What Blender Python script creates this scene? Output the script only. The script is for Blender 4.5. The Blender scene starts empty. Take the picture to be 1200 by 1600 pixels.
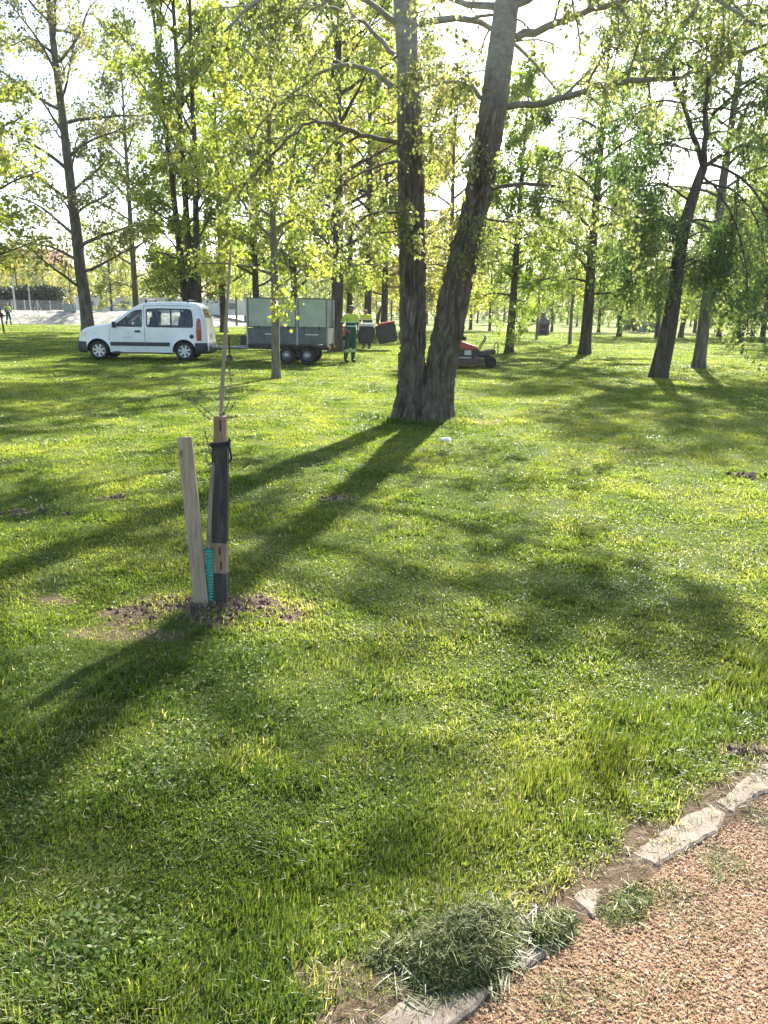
import bpy, bmesh, math, random
import numpy as np
from mathutils import Vector, Matrix, noise as mnoise

S = bpy.context.scene
COL = S.collection
PI = math.pi
R_ = math.radians
rng = np.random.default_rng(7)

# ------------------------------------------------------------------ camera
FPX, PITCH, ROLL, EYE = 1202.0, R_(14.64), R_(0.9), 1.6
def ray(px, py):
    u, v = px - 600.0, py - 800.0
    c, s = math.cos(ROLL), math.sin(ROLL)
    u2, v2 = u*c + v*s, -u*s + v*c
    return (u2, FPX*math.cos(PITCH) - v2*math.sin(PITCH), -(FPX*math.sin(PITCH) + v2*math.cos(PITCH)))
def gp(px, py, z=0.0):                      # where the sight line meets the ground
    d = ray(px, py); t = (EYE - z) / -d[2]
    return (d[0]*t, d[1]*t)
def wp(px, py, Y):                          # a point on the sight line at world depth Y
    d = ray(px, py); t = Y / d[1]
    return Vector((d[0]*t, Y, EYE + d[2]*t))

cam_d = bpy.data.cameras.new('camera'); cam = bpy.data.objects.new('camera', cam_d); COL.objects.link(cam)
cam.location = (0, 0, EYE)
cam.rotation_euler = (Matrix.Rotation(R_(90) - PITCH, 4, 'X') @ Matrix.Rotation(ROLL, 4, 'Z')).to_euler()
cam_d.sensor_width = 36; cam_d.lens = FPX/1600*36; cam_d.clip_start = 0.05; cam_d.clip_end = 2000
S.camera = cam

# ------------------------------------------------------------------ light
SUN_EL, SUN_AZ = R_(37), R_(18.6)           # azimuth measured from +Y towards +X
W = bpy.data.worlds.new('World'); S.world = W; W.use_nodes = True
wn = W.node_tree
sky = wn.nodes.new('ShaderNodeTexSky'); sky.sky_type = 'NISHITA'; sky.sun_disc = False
sky.sun_elevation = SUN_EL; sky.sun_rotation = SUN_AZ; sky.dust_density = 1.6; sky.air_density = 1.0; sky.ozone_density = 1.0
bgn = wn.nodes['Background']; wn.links.new(sky.outputs[0], bgn.inputs[0]); bgn.inputs[1].default_value = 0.085
sl = bpy.data.lights.new('sun', 'SUN'); sl.energy = 5.0; sl.angle = R_(1.0); sl.color = (1.0, 0.95, 0.86)
sun = bpy.data.objects.new('sun', sl); COL.objects.link(sun)
sd = Vector((math.sin(SUN_AZ)*math.cos(SUN_EL), math.cos(SUN_AZ)*math.cos(SUN_EL), math.sin(SUN_EL)))
sun.rotation_euler = (-sd).to_track_quat('-Z', 'Y').to_euler(); sun.location = (20, 60, 60)
S.view_settings.view_transform = 'Standard'; S.view_settings.look = 'None'
S.view_settings.exposure = 2.1; S.view_settings.gamma = 1.0
S.render.engine = 'CYCLES'
cy = S.cycles
cy.use_denoising = True
try:
    cy.denoiser = 'OPENIMAGEDENOISE'; cy.denoising_input_passes = 'RGB_ALBEDO_NORMAL'; cy.denoising_prefilter = 'ACCURATE'
except Exception: pass
cy.use_adaptive_sampling = True; cy.adaptive_threshold = 0.015
cy.max_bounces = 8; cy.diffuse_bounces = 5; cy.glossy_bounces = 3; cy.transmission_bounces = 4; cy.transparent_max_bounces = 8
cy.caustics_reflective = False; cy.caustics_refractive = False
cy.sample_clamp_indirect = 6

# ------------------------------------------------------------------ objects
def tag(o, label=None, cat=None, group=None, kind=None):
    if label: o['label'] = label
    if cat: o['category'] = cat
    if group: o['group'] = group
    if kind: o['kind'] = kind
    return o
def link(name, me, parent=None, loc=None):
    o = bpy.data.objects.new(name, me); COL.objects.link(o)
    if parent is not None: o.parent = parent
    if loc is not None: o.location = loc
    return o
def empty(name, label, cat, loc=(0, 0, 0), rz=0.0, group=None):
    o = bpy.data.objects.new(name, None); COL.objects.link(o); o.location = loc; o.rotation_euler = (0, 0, rz)
    o.empty_display_size = 0.2
    return tag(o, label, cat, group)
def copy_tree(o, parent=None):
    c = o.copy(); COL.objects.link(c)
    if parent is not None:
        c.parent = parent; c.matrix_parent_inverse = o.matrix_parent_inverse.copy()
    for ch in list(o.children): copy_tree(ch, c)
    return c

# ------------------------------------------------------------------ materials
def lin(c):
    if isinstance(c, str):
        c = [int(c[i:i+2], 16)/255 for i in (0, 2, 4)]
        return tuple(((x/12.92) if x <= .04045 else ((x+.055)/1.055)**2.4) for x in c) + (1,)
    return tuple(c)[:3] + (1,)
def nodes(m):
    m.use_nodes = True
    return m.node_tree.nodes, m.node_tree.links, m.node_tree.nodes['Principled BSDF']
def mix_rgb(n, l, fac, a, b, mode='MIX'):
    x = n.new('ShaderNodeMix'); x.data_type = 'RGBA'; x.blend_type = mode
    for s, v in ((0, fac), (6, a), (7, b)):
        if hasattr(v, 'is_output'): l.new(v, x.inputs[s])
        else: x.inputs[s].default_value = v
    return x.outputs[2]
def noise_out(n, l, scale, detail=4, rough=.6, coord='Object', stretch=None, dist=0.0):
    tc = n.new('ShaderNodeTexCoord'); src = tc.outputs[coord]
    if stretch:
        mp = n.new('ShaderNodeMapping'); mp.inputs['Scale'].default_value = stretch; l.new(src, mp.inputs[0]); src = mp.outputs[0]
    t = n.new('ShaderNodeTexNoise'); t.inputs['Scale'].default_value = scale; t.inputs['Detail'].default_value = detail
    t.inputs['Roughness'].default_value = rough; t.inputs['Distortion'].default_value = dist
    l.new(src, t.inputs['Vector']); return t.outputs['Fac']
def ramp(n, l, src, stops):
    r = n.new('ShaderNodeValToRGB'); e = r.color_ramp.elements
    while len(e) < len(stops): e.new(.5)
    for k, (p, c) in enumerate(stops): e[k].position = p; e[k].color = lin(c)
    l.new(src, r.inputs[0]); return r.outputs[0]
MATS = {}
def surf(name, a, b=None, rough=.6, metal=0.0, scale=8, detail=4, bump=0.0, bscale=None, stretch=None, spec=.5, coat=0.0, lo=.35, hi=.65):
    if name in MATS: return MATS[name]
    m = bpy.data.materials.new(name); n, l, p = nodes(m)
    p.inputs['Roughness'].default_value = rough; p.inputs['Metallic'].default_value = metal
    p.inputs['Specular IOR Level'].default_value = spec; p.inputs['Coat Weight'].default_value = coat
    if b is None: b = a
    f = noise_out(n, l, scale, detail, stretch=stretch)
    l.new(ramp(n, l, f, [(lo, a), (hi, b)]), p.inputs['Base Color'])
    if bump:
        bn = n.new('ShaderNodeBump'); bn.inputs['Strength'].default_value = bump; bn.inputs['Distance'].default_value = .02
        l.new(noise_out(n, l, bscale or scale*4, 5, stretch=stretch), bn.inputs['Height']); l.new(bn.outputs[0], p.inputs['Normal'])
    MATS[name] = m; return m
def leaf_mat(name, stops, trans=.5, tcol=(1.25, 1.3, .75), huevar=.02, attr='v', rough=.45):
    """Thin leaf: colour by each leaf's own random number, light passes through it."""
    if name in MATS: return MATS[name]
    m = bpy.data.materials.new(name); n, l, p = nodes(m)
    at = n.new('ShaderNodeAttribute'); at.attribute_name = attr
    c = ramp(n, l, at.outputs['Fac'], stops)
    oi = n.new('ShaderNodeObjectInfo')
    hs = n.new('ShaderNodeHueSaturation')
    mr = n.new('ShaderNodeMapRange'); mr.inputs['To Min'].default_value = .5 - huevar; mr.inputs['To Max'].default_value = .5 + huevar
    l.new(oi.outputs['Random'], mr.inputs[0]); l.new(mr.outputs[0], hs.inputs['Hue'])
    l.new(c, hs.inputs['Color']); c = hs.outputs[0]
    l.new(c, p.inputs['Base Color']); p.inputs['Roughness'].default_value = rough; p.inputs['Specular IOR Level'].default_value = .35
    tr = n.new('ShaderNodeBsdfTranslucent'); l.new(mix_rgb(n, l, 1.0, c, tcol + (1,), 'MULTIPLY'), tr.inputs[0])
    mx = n.new('ShaderNodeMixShader'); mx.inputs[0].default_value = trans
    l.new(p.outputs[0], mx.inputs[1]); l.new(tr.outputs[0], mx.inputs[2])
    l.new(mx.outputs[0], n['Material Output'].inputs['Surface'])
    MATS[name] = m; return m
def bark_mat(name, a, b, scale=10, moss=None, bump=.6):
    if name in MATS: return MATS[name]
    m = bpy.data.materials.new(name); n, l, p = nodes(m)
    p.inputs['Roughness'].default_value = .9; p.inputs['Specular IOR Level'].default_value = .2
    f = noise_out(n, l, scale, 6, .65, stretch=(1, 1, .22), dist=.4)
    c = ramp(n, l, f, [(.36, a), (.64, b)])
    if moss:
        g = noise_out(n, l, 1.3, 4, .7)
        c = mix_rgb(n, l, ramp(n, l, g, [(.52, (0, 0, 0)), (.68, (.8, .8, .8))]), c, lin(moss))
    l.new(c, p.inputs['Base Color'])
    bn = n.new('ShaderNodeBump'); bn.inputs['Strength'].default_value = bump; bn.inputs['Distance'].default_value = .03
    l.new(noise_out(n, l, scale*1.7, 6, .7, stretch=(1, 1, .2), dist=.5), bn.inputs['Height']); l.new(bn.outputs[0], p.inputs['Normal'])
    MATS[name] = m; return m

# ------------------------------------------------------------------ numpy noise
_tab = np.random.default_rng(11).random((256, 256))
def vnoise(x, y, seed=0):
    x = np.asarray(x, float) + seed*17.37; y = np.asarray(y, float) + seed*31.71
    xi = np.floor(x).astype(int); yi = np.floor(y).astype(int); fx = x - xi; fy = y - yi
    fx = fx*fx*(3-2*fx); fy = fy*fy*(3-2*fy)
    a = _tab[xi & 255, yi & 255]; b = _tab[(xi+1) & 255, yi & 255]; c = _tab[xi & 255, (yi+1) & 255]; d = _tab[(xi+1) & 255, (yi+1) & 255]
    return (a*(1-fx)+b*fx)*(1-fy) + (c*(1-fx)+d*fx)*fy
def fbm(x, y, oct=4, seed=0):
    s = 0; a = .5; t = 0
    for k in range(oct):
        s = s + a*vnoise(np.asarray(x)*2**k, np.asarray(y)*2**k, seed+k*3); t += a; a *= .5
    return s/t
def smooth(e0, e1, x):
    t = np.clip((np.asarray(x, float)-e0)/(e1-e0), 0, 1); return t*t*(3-2*t)

# ------------------------------------------------------------------ mesh helpers
def mesh_np(name, verts, quads=None, tris=None, mats=(), mi=None, smooth_=False, attrs=None):
    """mesh from numpy arrays; attrs = {name: per-face float array}; faces ordered quads then tris"""
    me = bpy.data.meshes.new(name)
    verts = np.asarray(verts, np.float32).reshape(-1, 3)
    nq = 0 if quads is None else len(quads); nt = 0 if tris is None else len(tris)
    li = []
    if nq: li.append(np.asarray(quads, np.int32).ravel())
    if nt: li.append(np.asarray(tris, np.int32).ravel())
    li = np.concatenate(li)
    ls = np.concatenate([np.arange(nq, dtype=np.int32)*4, nq*4 + np.arange(nt, dtype=np.int32)*3])
    me.vertices.add(len(verts)); me.vertices.foreach_set('co', verts.ravel())
    me.loops.add(len(li)); me.loops.foreach_set('vertex_index', li)
    me.polygons.add(nq+nt); me.polygons.foreach_set('loop_start', ls)
    for m in mats: me.materials.append(m)
    if mi is not None: me.polygons.foreach_set('material_index', np.asarray(mi, np.int32))
    me.polygons.foreach_set('use_smooth', np.full(nq+nt, smooth_, bool))
    if attrs:
        for k, v in attrs.items():
            a = me.attributes.new(k, 'FLOAT', 'FACE'); a.data.foreach_set('value', np.asarray(v, np.float32))
    me.update(calc_edges=True); me.validate()
    return me
def tri_tube(pts, rad, n, cap=True, vo=0):
    """rings along a polyline -> verts, quads, tris"""
    P = np.asarray([tuple(p) for p in pts], float); k = len(P)
    T = np.gradient(P, axis=0); T /= np.linalg.norm(T, axis=1)[:, None] + 1e-9
    up = np.array([0, 0, 1.0]) if abs(T[0][2]) < .9 else np.array([1.0, 0, 0])
    A = np.cross(T, up); A /= np.linalg.norm(A, axis=1)[:, None] + 1e-9
    B = np.cross(T, A)
    th = np.arange(n)*2*PI/n
    r = np.asarray(rad, float)[:, None, None]
    V = P[:, None, :] + r*(np.cos(th)[None, :, None]*A[:, None, :] + np.sin(th)[None, :, None]*B[:, None, :])
    V = V.reshape(-1, 3)
    i = np.arange(k-1)[:, None]*n; j = np.arange(n)[None, :]; j2 = (j+1) % n
    Q = np.stack([i+j, i+j2, i+n+j2, i+n+j], -1).reshape(-1, 4) + vo
    Tt = []
    if cap:
        V = np.vstack([V, P[0], P[-1]]); c0 = k*n; c1 = c0+1
        for a in range(n):
            b = (a+1) % n
            Tt.append((c0+vo, b+vo, a+vo)); Tt.append((c1+vo, (k-1)*n+a+vo, (k-1)*n+b+vo))
    return V, Q, np.asarray(Tt, int).reshape(-1, 3)

class MB:
    """collects shapes into one mesh"""
    def __init__(s): s.bm = bmesh.new(); s.ms = []; s.m = 0
    def mat(s, m):
        if m not in s.ms: s.ms.append(m)
        s.m = s.ms.index(m); return s
    def face(s, vs):
        try: f = s.bm.faces.new(vs)
        except ValueError: return None
        f.material_index = s.m; return f
    def box(s, c, d, rot=None, taper=1.0, bev=0.0):
        vs = []
        M = Matrix.Translation(c) @ (rot.to_4x4() if rot is not None else Matrix.Identity(4))
        b = s.bm if bev == 0 else bmesh.new()
        for z in (-.5, .5):
            k = taper if z > 0 else 1.0
            for x, y in ((-.5, -.5), (.5, -.5), (.5, .5), (-.5, .5)):
                vs.append(b.verts.new(M @ Vector((x*d[0]*k, y*d[1]*k, z*d[2]))))
        fs = [(3, 2, 1, 0), (4, 5, 6, 7), (0, 1, 5, 4), (1, 2, 6, 5), (2, 3, 7, 6), (3, 0, 4, 7)]
        if bev == 0:
            for f in fs: s.face([vs[i] for i in f])
        else:
            for f in fs: b.faces.new([vs[i] for i in f])
            bmesh.ops.bevel(b, geom=list(b.edges), offset=bev, segments=2, affect='EDGES', profile=.6)
            s._merge(b)
        return s
    def _merge(s, b):
        mp = {v: s.bm.verts.new(v.co) for v in b.verts}
        for f in b.faces: s.face([mp[v] for v in f.verts])
        b.free()
    def tube(s, pts, r, n=8, cap=True):
        rr = r if hasattr(r, '__len__') else [r]*len(pts)
        V, Q, T = tri_tube(pts, rr, n, cap)
        vs = [s.bm.verts.new(v) for v in V]
        for q in Q: s.face([vs[i] for i in q])
        for t in T: s.face([vs[i] for i in t])
        return s
    def lathe(s, prof, c, axis='Z', n=24, close=False):
        """prof: [(radius, height along axis)]"""
        rings = []
        for r, h in prof:
            ring = []
            for k in range(n):
                a = 2*PI*k/n; x, y = r*math.cos(a), r*math.sin(a)
                p = {'Z': (x, y, h), 'Y': (x, h, y), 'X': (h, x, y)}[axis]
                ring.append(s.bm.verts.new(Vector(p) + Vector(c)))
            rings.append(ring)
        idx = list(range(len(rings)-1)) + ([-1] if close else [])
        for i in idx:
            a, b = rings[i], rings[i+1]
            for k in range(n): s.face([a[k], a[(k+1) % n], b[(k+1) % n], b[k]])
        if not close:
            for ring in (rings[0], rings[-1]): s.face(ring)
        return s
    def prism(s, poly, a0, a1, axis='Y'):
        def P(u, v, w): return {'Y': (u, w, v), 'X': (w, u, v), 'Z': (u, v, w)}[axis]
        A = [s.bm.verts.new(P(u, v, a0)) for u, v in poly]; B = [s.bm.verts.new(P(u, v, a1)) for u, v in poly]
        s.face(A); s.face(B[::-1])
        for k in range(len(poly)):
            q = (k+1) % len(poly); s.face([A[k], B[k], B[q], A[q]])
        return s
    def loft(s, rings, cap=True):
        V = [[s.bm.verts.new(p) for p in r] for r in rings]; n = len(V[0])
        for a, b in zip(V, V[1:]):
            for k in range(n): s.face([a[k], a[(k+1) % n], b[(k+1) % n], b[k]])
        if cap: s.face(V[0][::-1]); s.face(V[-1])
        return s
    def build(s, name, m=None, parent=None, loc=None, smooth_=False, bev=0.0):
        bmesh.ops.recalc_face_normals(s.bm, faces=list(s.bm.faces))
        if smooth_:
            for f in s.bm.faces: f.smooth = True
        me = bpy.data.meshes.new(name); s.bm.to_mesh(me); s.bm.free()
        for k in (s.ms or [m]): me.materials.append(k)
        o = link(name, me, parent, loc)
        if bev:
            b = o.modifiers.new('edges', 'BEVEL'); b.width = bev; b.segments = 2; b.limit_method = 'ANGLE'
        return o

# ------------------------------------------------------------------ ground
K0 = np.array(gp(640, 1590)); K1 = np.array(gp(1200, 1215))
KD = (K1-K0)/np.linalg.norm(K1-K0); KN = np.array([-KD[1], KD[0]])     # KN points to the grass
def path_s(x, y): return (np.asarray(x)-K0[0])*KN[0] + (np.asarray(y)-K0[1])*KN[1]
def path_t(x, y): return (np.asarray(x)-K0[0])*KD[0] + (np.asarray(y)-K0[1])*KD[1]
STK = np.array(gp(330, 950))
SOILC = (STK[0]+.02, STK[1]-.02)
def soil_mask(x, y):
    x = np.asarray(x, float); y = np.asarray(y, float)
    dx = (x-SOILC[0]); dy = (y-SOILC[1])
    d = np.sqrt((dx/.56)**2 + (dy/.27)**2) + (fbm(x*5, y*5, 3, 4)-.5)*1.3
    m = 1-smooth(.7, 1.05, d)
    bare = 0
    for (px, py, rx, ry) in ((520, 778, .22, .22), (185, 778, .2, .08), (1165, 1175, .2, .10), (200, 990, .28, .1), (90, 940, .2, .08), (560, 1540, .16, .06), (760, 660, .5, .3), (980, 702, .2, .12)):
        c = gp(px, py); d = np.sqrt(((x-c[0])/rx)**2+((y-c[1])/ry)**2) + (fbm(x*6, y*6, 3, 9)-.5)*1.4
        bare = np.maximum(bare, (1-smooth(.6, 1.05, d))*.75)
    m = m*(.55+.45*smooth(.35, .6, fbm(x*9, y*9, 3, 14)))
    ps = path_s(x, y)
    edge = (1-smooth(.06, .17, ps+(fbm(x*8, y*8, 3, 15)-.5)*.16))*.95
    return np.maximum(np.maximum(m, bare), edge)
def ground_h(x, y):
    x = np.asarray(x, float); y = np.asarray(y, float)
    d = np.hypot(x, y)
    near = 1-smooth(12, 30, d)
    h = near*(.05*(fbm(x*1.1, y*1.1, 3, 1)-.5) + .02*(fbm(x*5, y*5, 3, 2)-.5)) + smooth(10, 40, d)*.10*(fbm(x*.09, y*.09, 3, 5)-.5)
    h = h + .035*np.exp(-(((x-SOILC[0])/.35)**2+((y-SOILC[1])/.2)**2))
    ps = path_s(x, y)
    flat = smooth(-.02, .35, ps)
    return h*flat - .035*(1-smooth(-.12, -.02, ps))
def gh(x, y): return float(ground_h(x, y))

def axis_pts(a, b, step, lo, hi, g=1.12):
    mid = list(np.arange(a, b, step)); s = step; x = b; up = []
    while x < hi: up.append(x); s *= g; x += s
    up.append(hi); s = step; x = a; dn = []
    while x > lo: s *= g; x -= s; dn.append(max(x, lo))
    return np.array(dn[::-1]+mid+up)
gx = axis_pts(-3.2, 3.2, .05, -420, 420); gy = axis_pts(.9, 6.5, .05, -40, 620)
GX, GY = np.meshgrid(gx, gy); nx, ny = len(gx), len(gy)
GZ = ground_h(GX, GY)
i = np.arange(ny-1)[:, None]*nx; j = np.arange(nx-1)[None, :]
Q = np.stack([i+j, i+j+1, i+nx+j+1, i+nx+j], -1).reshape(-1, 4)
gm = bpy.data.materials.new('lawn_ground'); n, l, p = nodes(gm)
p.inputs['Roughness'].default_value = .95; p.inputs['Specular IOR Level'].default_value = .1
f1 = noise_out(n, l, .35, 5, .6); f2 = noise_out(n, l, 2.2, 6, .7); f3 = noise_out(n, l, 45, 5, .8)
c1 = ramp(n, l, f1, [(.35, (.095, .14, .02)), (.5, (.15, .185, .028)), (.66, (.215, .205, .05))])
c2 = ramp(n, l, f2, [(.35, (.08, .125, .018)), (.5, (.15, .185, .028)), (.68, (.235, .21, .06))])
cg = mix_rgb(n, l, .5, c1, c2)
cg = mix_rgb(n, l, ramp(n, l, f3, [(.40, (.7, .7, .7)), (.55, (0, 0, 0))]), cg, (.035, .06, .012, 1))
tn = n.new('ShaderNodeAttribute'); tn.attribute_name = 'near_dark'; cg = mix_rgb(n, l, tn.outputs['Fac'], cg, mix_rgb(n, l, f2, (.035, .05, .014, 1), (.07, .095, .02, 1)))
at = n.new('ShaderNodeAttribute'); at.attribute_name = 'soil'
cs = ramp(n, l, noise_out(n, l, 30, 6, .75), [(.35, (.065, .042, .028)), (.6, (.175, .12, .085))])
cg = mix_rgb(n, l, at.outputs['Fac'], cg, cs)
l.new(cg, p.inputs['Base Color'])
bn = n.new('ShaderNodeBump'); bn.inputs['Strength'].default_value = .8; bn.inputs['Distance'].default_value = .03
l.new(f3, bn.inputs['Height']); l.new(bn.outputs[0], p.inputs['Normal'])
me = mesh_np('ground', np.stack([GX, GY, GZ], -1).reshape(-1, 3), Q, mats=[gm], smooth_=True)
a = me.attributes.new('soil', 'FLOAT', 'POINT'); a.data.foreach_set('value', soil_mask(GX, GY).ravel().astype(np.float32))
a = me.attributes.new('near_dark', 'FLOAT', 'POINT'); a.data.foreach_set('value', (.75*(1-smooth(4, 14, np.hypot(GX, GY)))).ravel().astype(np.float32))  # darker ground colour near the camera, fading out with distance
ground = tag(link('ground', me), kind='structure')

# ------------------------------------------------------------------ gravel path
pm = bpy.data.materials.new('granite_sand'); n, l, p = nodes(pm); p.inputs['Roughness'].default_value = .9
c = ramp(n, l, noise_out(n, l, 120, 5, .8), [(.3, (.11, .068, .036)), (.5, (.20, .125, .066)), (.7, (.29, .195, .115))])
c = mix_rgb(n, l, ramp(n, l, noise_out(n, l, 6, 4, .6), [(.45, (0, 0, 0)), (.7, (.55, .55, .55))]), c, (.20, .13, .085, 1))
l.new(c, p.inputs['Base Color'])
bn = n.new('ShaderNodeBump'); bn.inputs['Strength'].default_value = .9; bn.inputs['Distance'].default_value = .006
l.new(noise_out(n, l, 160, 4, .8), bn.inputs['Height']); l.new(bn.outputs[0], p.inputs['Normal'])
tt = np.concatenate([np.linspace(-30, -2, 30), np.arange(-1.9, 4, .04), np.linspace(4.2, 40, 40)]); ss = np.concatenate([np.arange(0.01, -1.6, -.04), [-2.0, -2.6]])
TT, SS = np.meshgrid(tt, ss)
PX = K0[0]+KD[0]*TT+KN[0]*SS; PY = K0[1]+KD[1]*TT+KN[1]*SS
PZ = -.012 + .022*(fbm(PX*2.5, PY*2.5, 3, 21)-.5) + .007*(fbm(PX*11, PY*11, 3, 22)-.5)
def path_z(x, y): return -.012 + .022*(fbm(np.asarray(x)*2.5, np.asarray(y)*2.5, 3, 21)-.5) + .007*(fbm(np.asarray(x)*11, np.asarray(y)*11, 3, 22)-.5)
nx2, ny2 = len(tt), len(ss); i = np.arange(ny2-1)[:, None]*nx2; j = np.arange(nx2-1)[None, :]
Q = np.stack([i+j, i+nx2+j, i+nx2+j+1, i+j+1], -1).reshape(-1, 4)
tag(link('path', mesh_np('path', np.stack([PX, PY, PZ], -1).reshape(-1, 3), Q, mats=[pm], smooth_=True)), kind='structure')
# loose grains
N = 120000
t = rng.uniform(-.5, 2.1, N); s = .03-rng.uniform(0, 1, N)*1.0
x = K0[0]+KD[0]*t+KN[0]*s; y = K0[1]+KD[1]*t+KN[1]*s
keep = (y > .95) & (x > -.6) & (x < 2.2); x, y = x[keep], y[keep]; N = len(x)
z = path_z(x, y); sz = .0014 + .0044*rng.random(N)**2.6
oc = np.array([(1, 0, 0), (0, 1, 0), (-1, 0, 0), (0, -1, 0), (0, 0, 1), (0, 0, -1)], float)
V = oc[None]*(.65+.7*rng.random((N, 6, 1)))*sz[:, None, None]
an = rng.uniform(0, 2*PI, N); ca, sa = np.cos(an)[:, None], np.sin(an)[:, None]
tl = rng.uniform(-.6, .6, N)[:, None]
V = np.stack([V[..., 0]*ca-V[..., 1]*sa, V[..., 0]*sa+V[..., 1]*ca, V[..., 2]*.62+V[..., 0]*tl*.6], -1)
V += np.stack([x, y, z+sz*.35], -1)[:, None, :]
tf = np.array([(0, 1, 4), (1, 2, 4), (2, 3, 4), (3, 0, 4), (1, 0, 5), (2, 1, 5), (3, 2, 5), (0, 3, 5)])
T = (np.arange(N)[:, None, None]*6 + tf[None]).reshape(-1, 3)
grm = leaf_mat('grit', [(0, (.17, .09, .045)), (.35, (.31, .18, .095)), (.7, (.43, .265, .15)), (.93, (.50, .37, .25)), (1, (.57, .47, .36))], trans=0.0, huevar=0, rough=.8)
tag(link('gravel', mesh_np('gravel', V.reshape(-1, 3), tris=T, mats=[grm], attrs={'v': np.repeat(rng.random(N), 8)})), kind='stuff',
    label='loose reddish granite grit covering the path')

# ------------------------------------------------------------------ kerb stones (worn concrete edging, flush with the lawn)
conc = bpy.data.materials.new('worn_concrete'); n, l, p = nodes(conc); p.inputs['Roughness'].default_value = .92
c = ramp(n, l, noise_out(n, l, 14, 8, .75), [(.3, (.11, .082, .058)), (.5, (.215, .172, .132)), (.7, (.33, .28, .222))])
c = mix_rgb(n, l, ramp(n, l, noise_out(n, l, 90, 5, .8), [(.50, (0, 0, 0)), (.66, (.8, .8, .8))]), c, (.15, .11, .08, 1))
vor = n.new('ShaderNodeTexVoronoi'); vor.feature = 'DISTANCE_TO_EDGE'; vor.inputs['Scale'].default_value = 5.5
tcn = n.new('ShaderNodeTexCoord'); l.new(tcn.outputs['Object'], vor.inputs['Vector'])
c = mix_rgb(n, l, ramp(n, l, vor.outputs['Distance'], [(.0, (.75, .75, .75)), (.018, (0, 0, 0))]), c, (.10, .07, .05, 1))
l.new(c, p.inputs['Base Color'])
bn = n.new('ShaderNodeBump'); bn.inputs['Strength'].default_value = .7; bn.inputs['Distance'].default_value = .006
l.new(noise_out(n, l, 60, 7, .75), bn.inputs['Height']); l.new(bn.outputs[0], p.inputs['Normal'])
def kerb(poly_px, label, seed, z=.003):
    P = [Vector((*gp(px, py, z), 0)) for px, py in poly_px]
    c = sum(P, Vector())/len(P)
    bm = bmesh.new(); out = []
    for a, b in zip(P, P[1:]+P[:1]):                     # ragged outline
        k = max(2, int((b-a).length/.018))
        for q in range(k):
            v = a.lerp(b, q/k); w = mnoise.noise_vector(v*22+Vector((seed, 0, 0)))*.0055+mnoise.noise_vector(v*70+Vector((seed, 0, 0)))*.005
            out.append(bm.verts.new((v.x+w.x-c.x, v.y+w.y-c.y, 0)))
    f = bm.faces.new(out)
    r = bmesh.ops.extrude_face_region(bm, geom=[f])
    for e in r['geom']:
        if isinstance(e, bmesh.types.BMVert): e.co.z -= .12
    top = [f for f in bm.faces if all(abs(v.co.z) < 1e-6 for v in f.verts)]
    if top:
        r2 = bmesh.ops.inset_region(bm, faces=top, thickness=.008, depth=0)
        for v in bm.verts:
            if abs(v.co.z) < 1e-6 and any(len(e.link_faces) and any(all(w.co.z > -.001 for w in fc.verts) is False for fc in e.link_faces) for e in v.link_edges): v.co.z -= .006
        top = [f for f in bm.faces if len(f.verts) > 6]
        bmesh.ops.triangulate(bm, faces=top)
    bmesh.ops.subdivide_edges(bm, edges=[e for e in bm.edges if e.calc_length() > .03], cuts=2, use_grid_fill=False)
    bmesh.ops.triangulate(bm, faces=list(bm.faces))
    for v in bm.verts:
        if v.co.z > -.01: v.co.z += .004*mnoise.noise(Vector((v.co.x*20, v.co.y*20, seed)))
    bmesh.ops.recalc_face_normals(bm, faces=list(bm.faces))
    me = bpy.data.meshes.new('kerb_stone'); bm.to_mesh(me); bm.free(); me.materials.append(conc)
    o = link('kerb_stone', me, loc=(c.x, c.y, z)); return tag(o, label, 'kerb stone', 'kerb stones edging the gravel path')
kerb([(985, 1333), (1030, 1300), (1078, 1268), (1112, 1256), (1135, 1270), (1122, 1298), (1070, 1325), (1025, 1352)], 'longest pale concrete kerb slab lying clear of the grass', 1)
kerb([(1118, 1253), (1165, 1212), (1200, 1190), (1262, 1150), (1285, 1172), (1210, 1232), (1190, 1240), (1143, 1268)], 'cracked grey kerb piece beyond the longest slab, at the picture edge', 5)
kerb([(905, 1388), (934, 1383), (942, 1398), (928, 1430), (905, 1418), (893, 1402)], 'small cracked white kerb piece beside the heap of cut grass', 9)
kerb([(560, 1612), (620, 1565), (668, 1542), (728, 1536), (768, 1542), (742, 1572), (690, 1612), (640, 1650), (560, 1660)], 'stained broad kerb slab below the heap of cut grass', 13)
kerb([(800, 1500), (842, 1470), (880, 1428), (900, 1436), (872, 1476), (820, 1512)], 'kerb stone mostly buried beneath the heap of cut grass', 17, z=.0)

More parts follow.
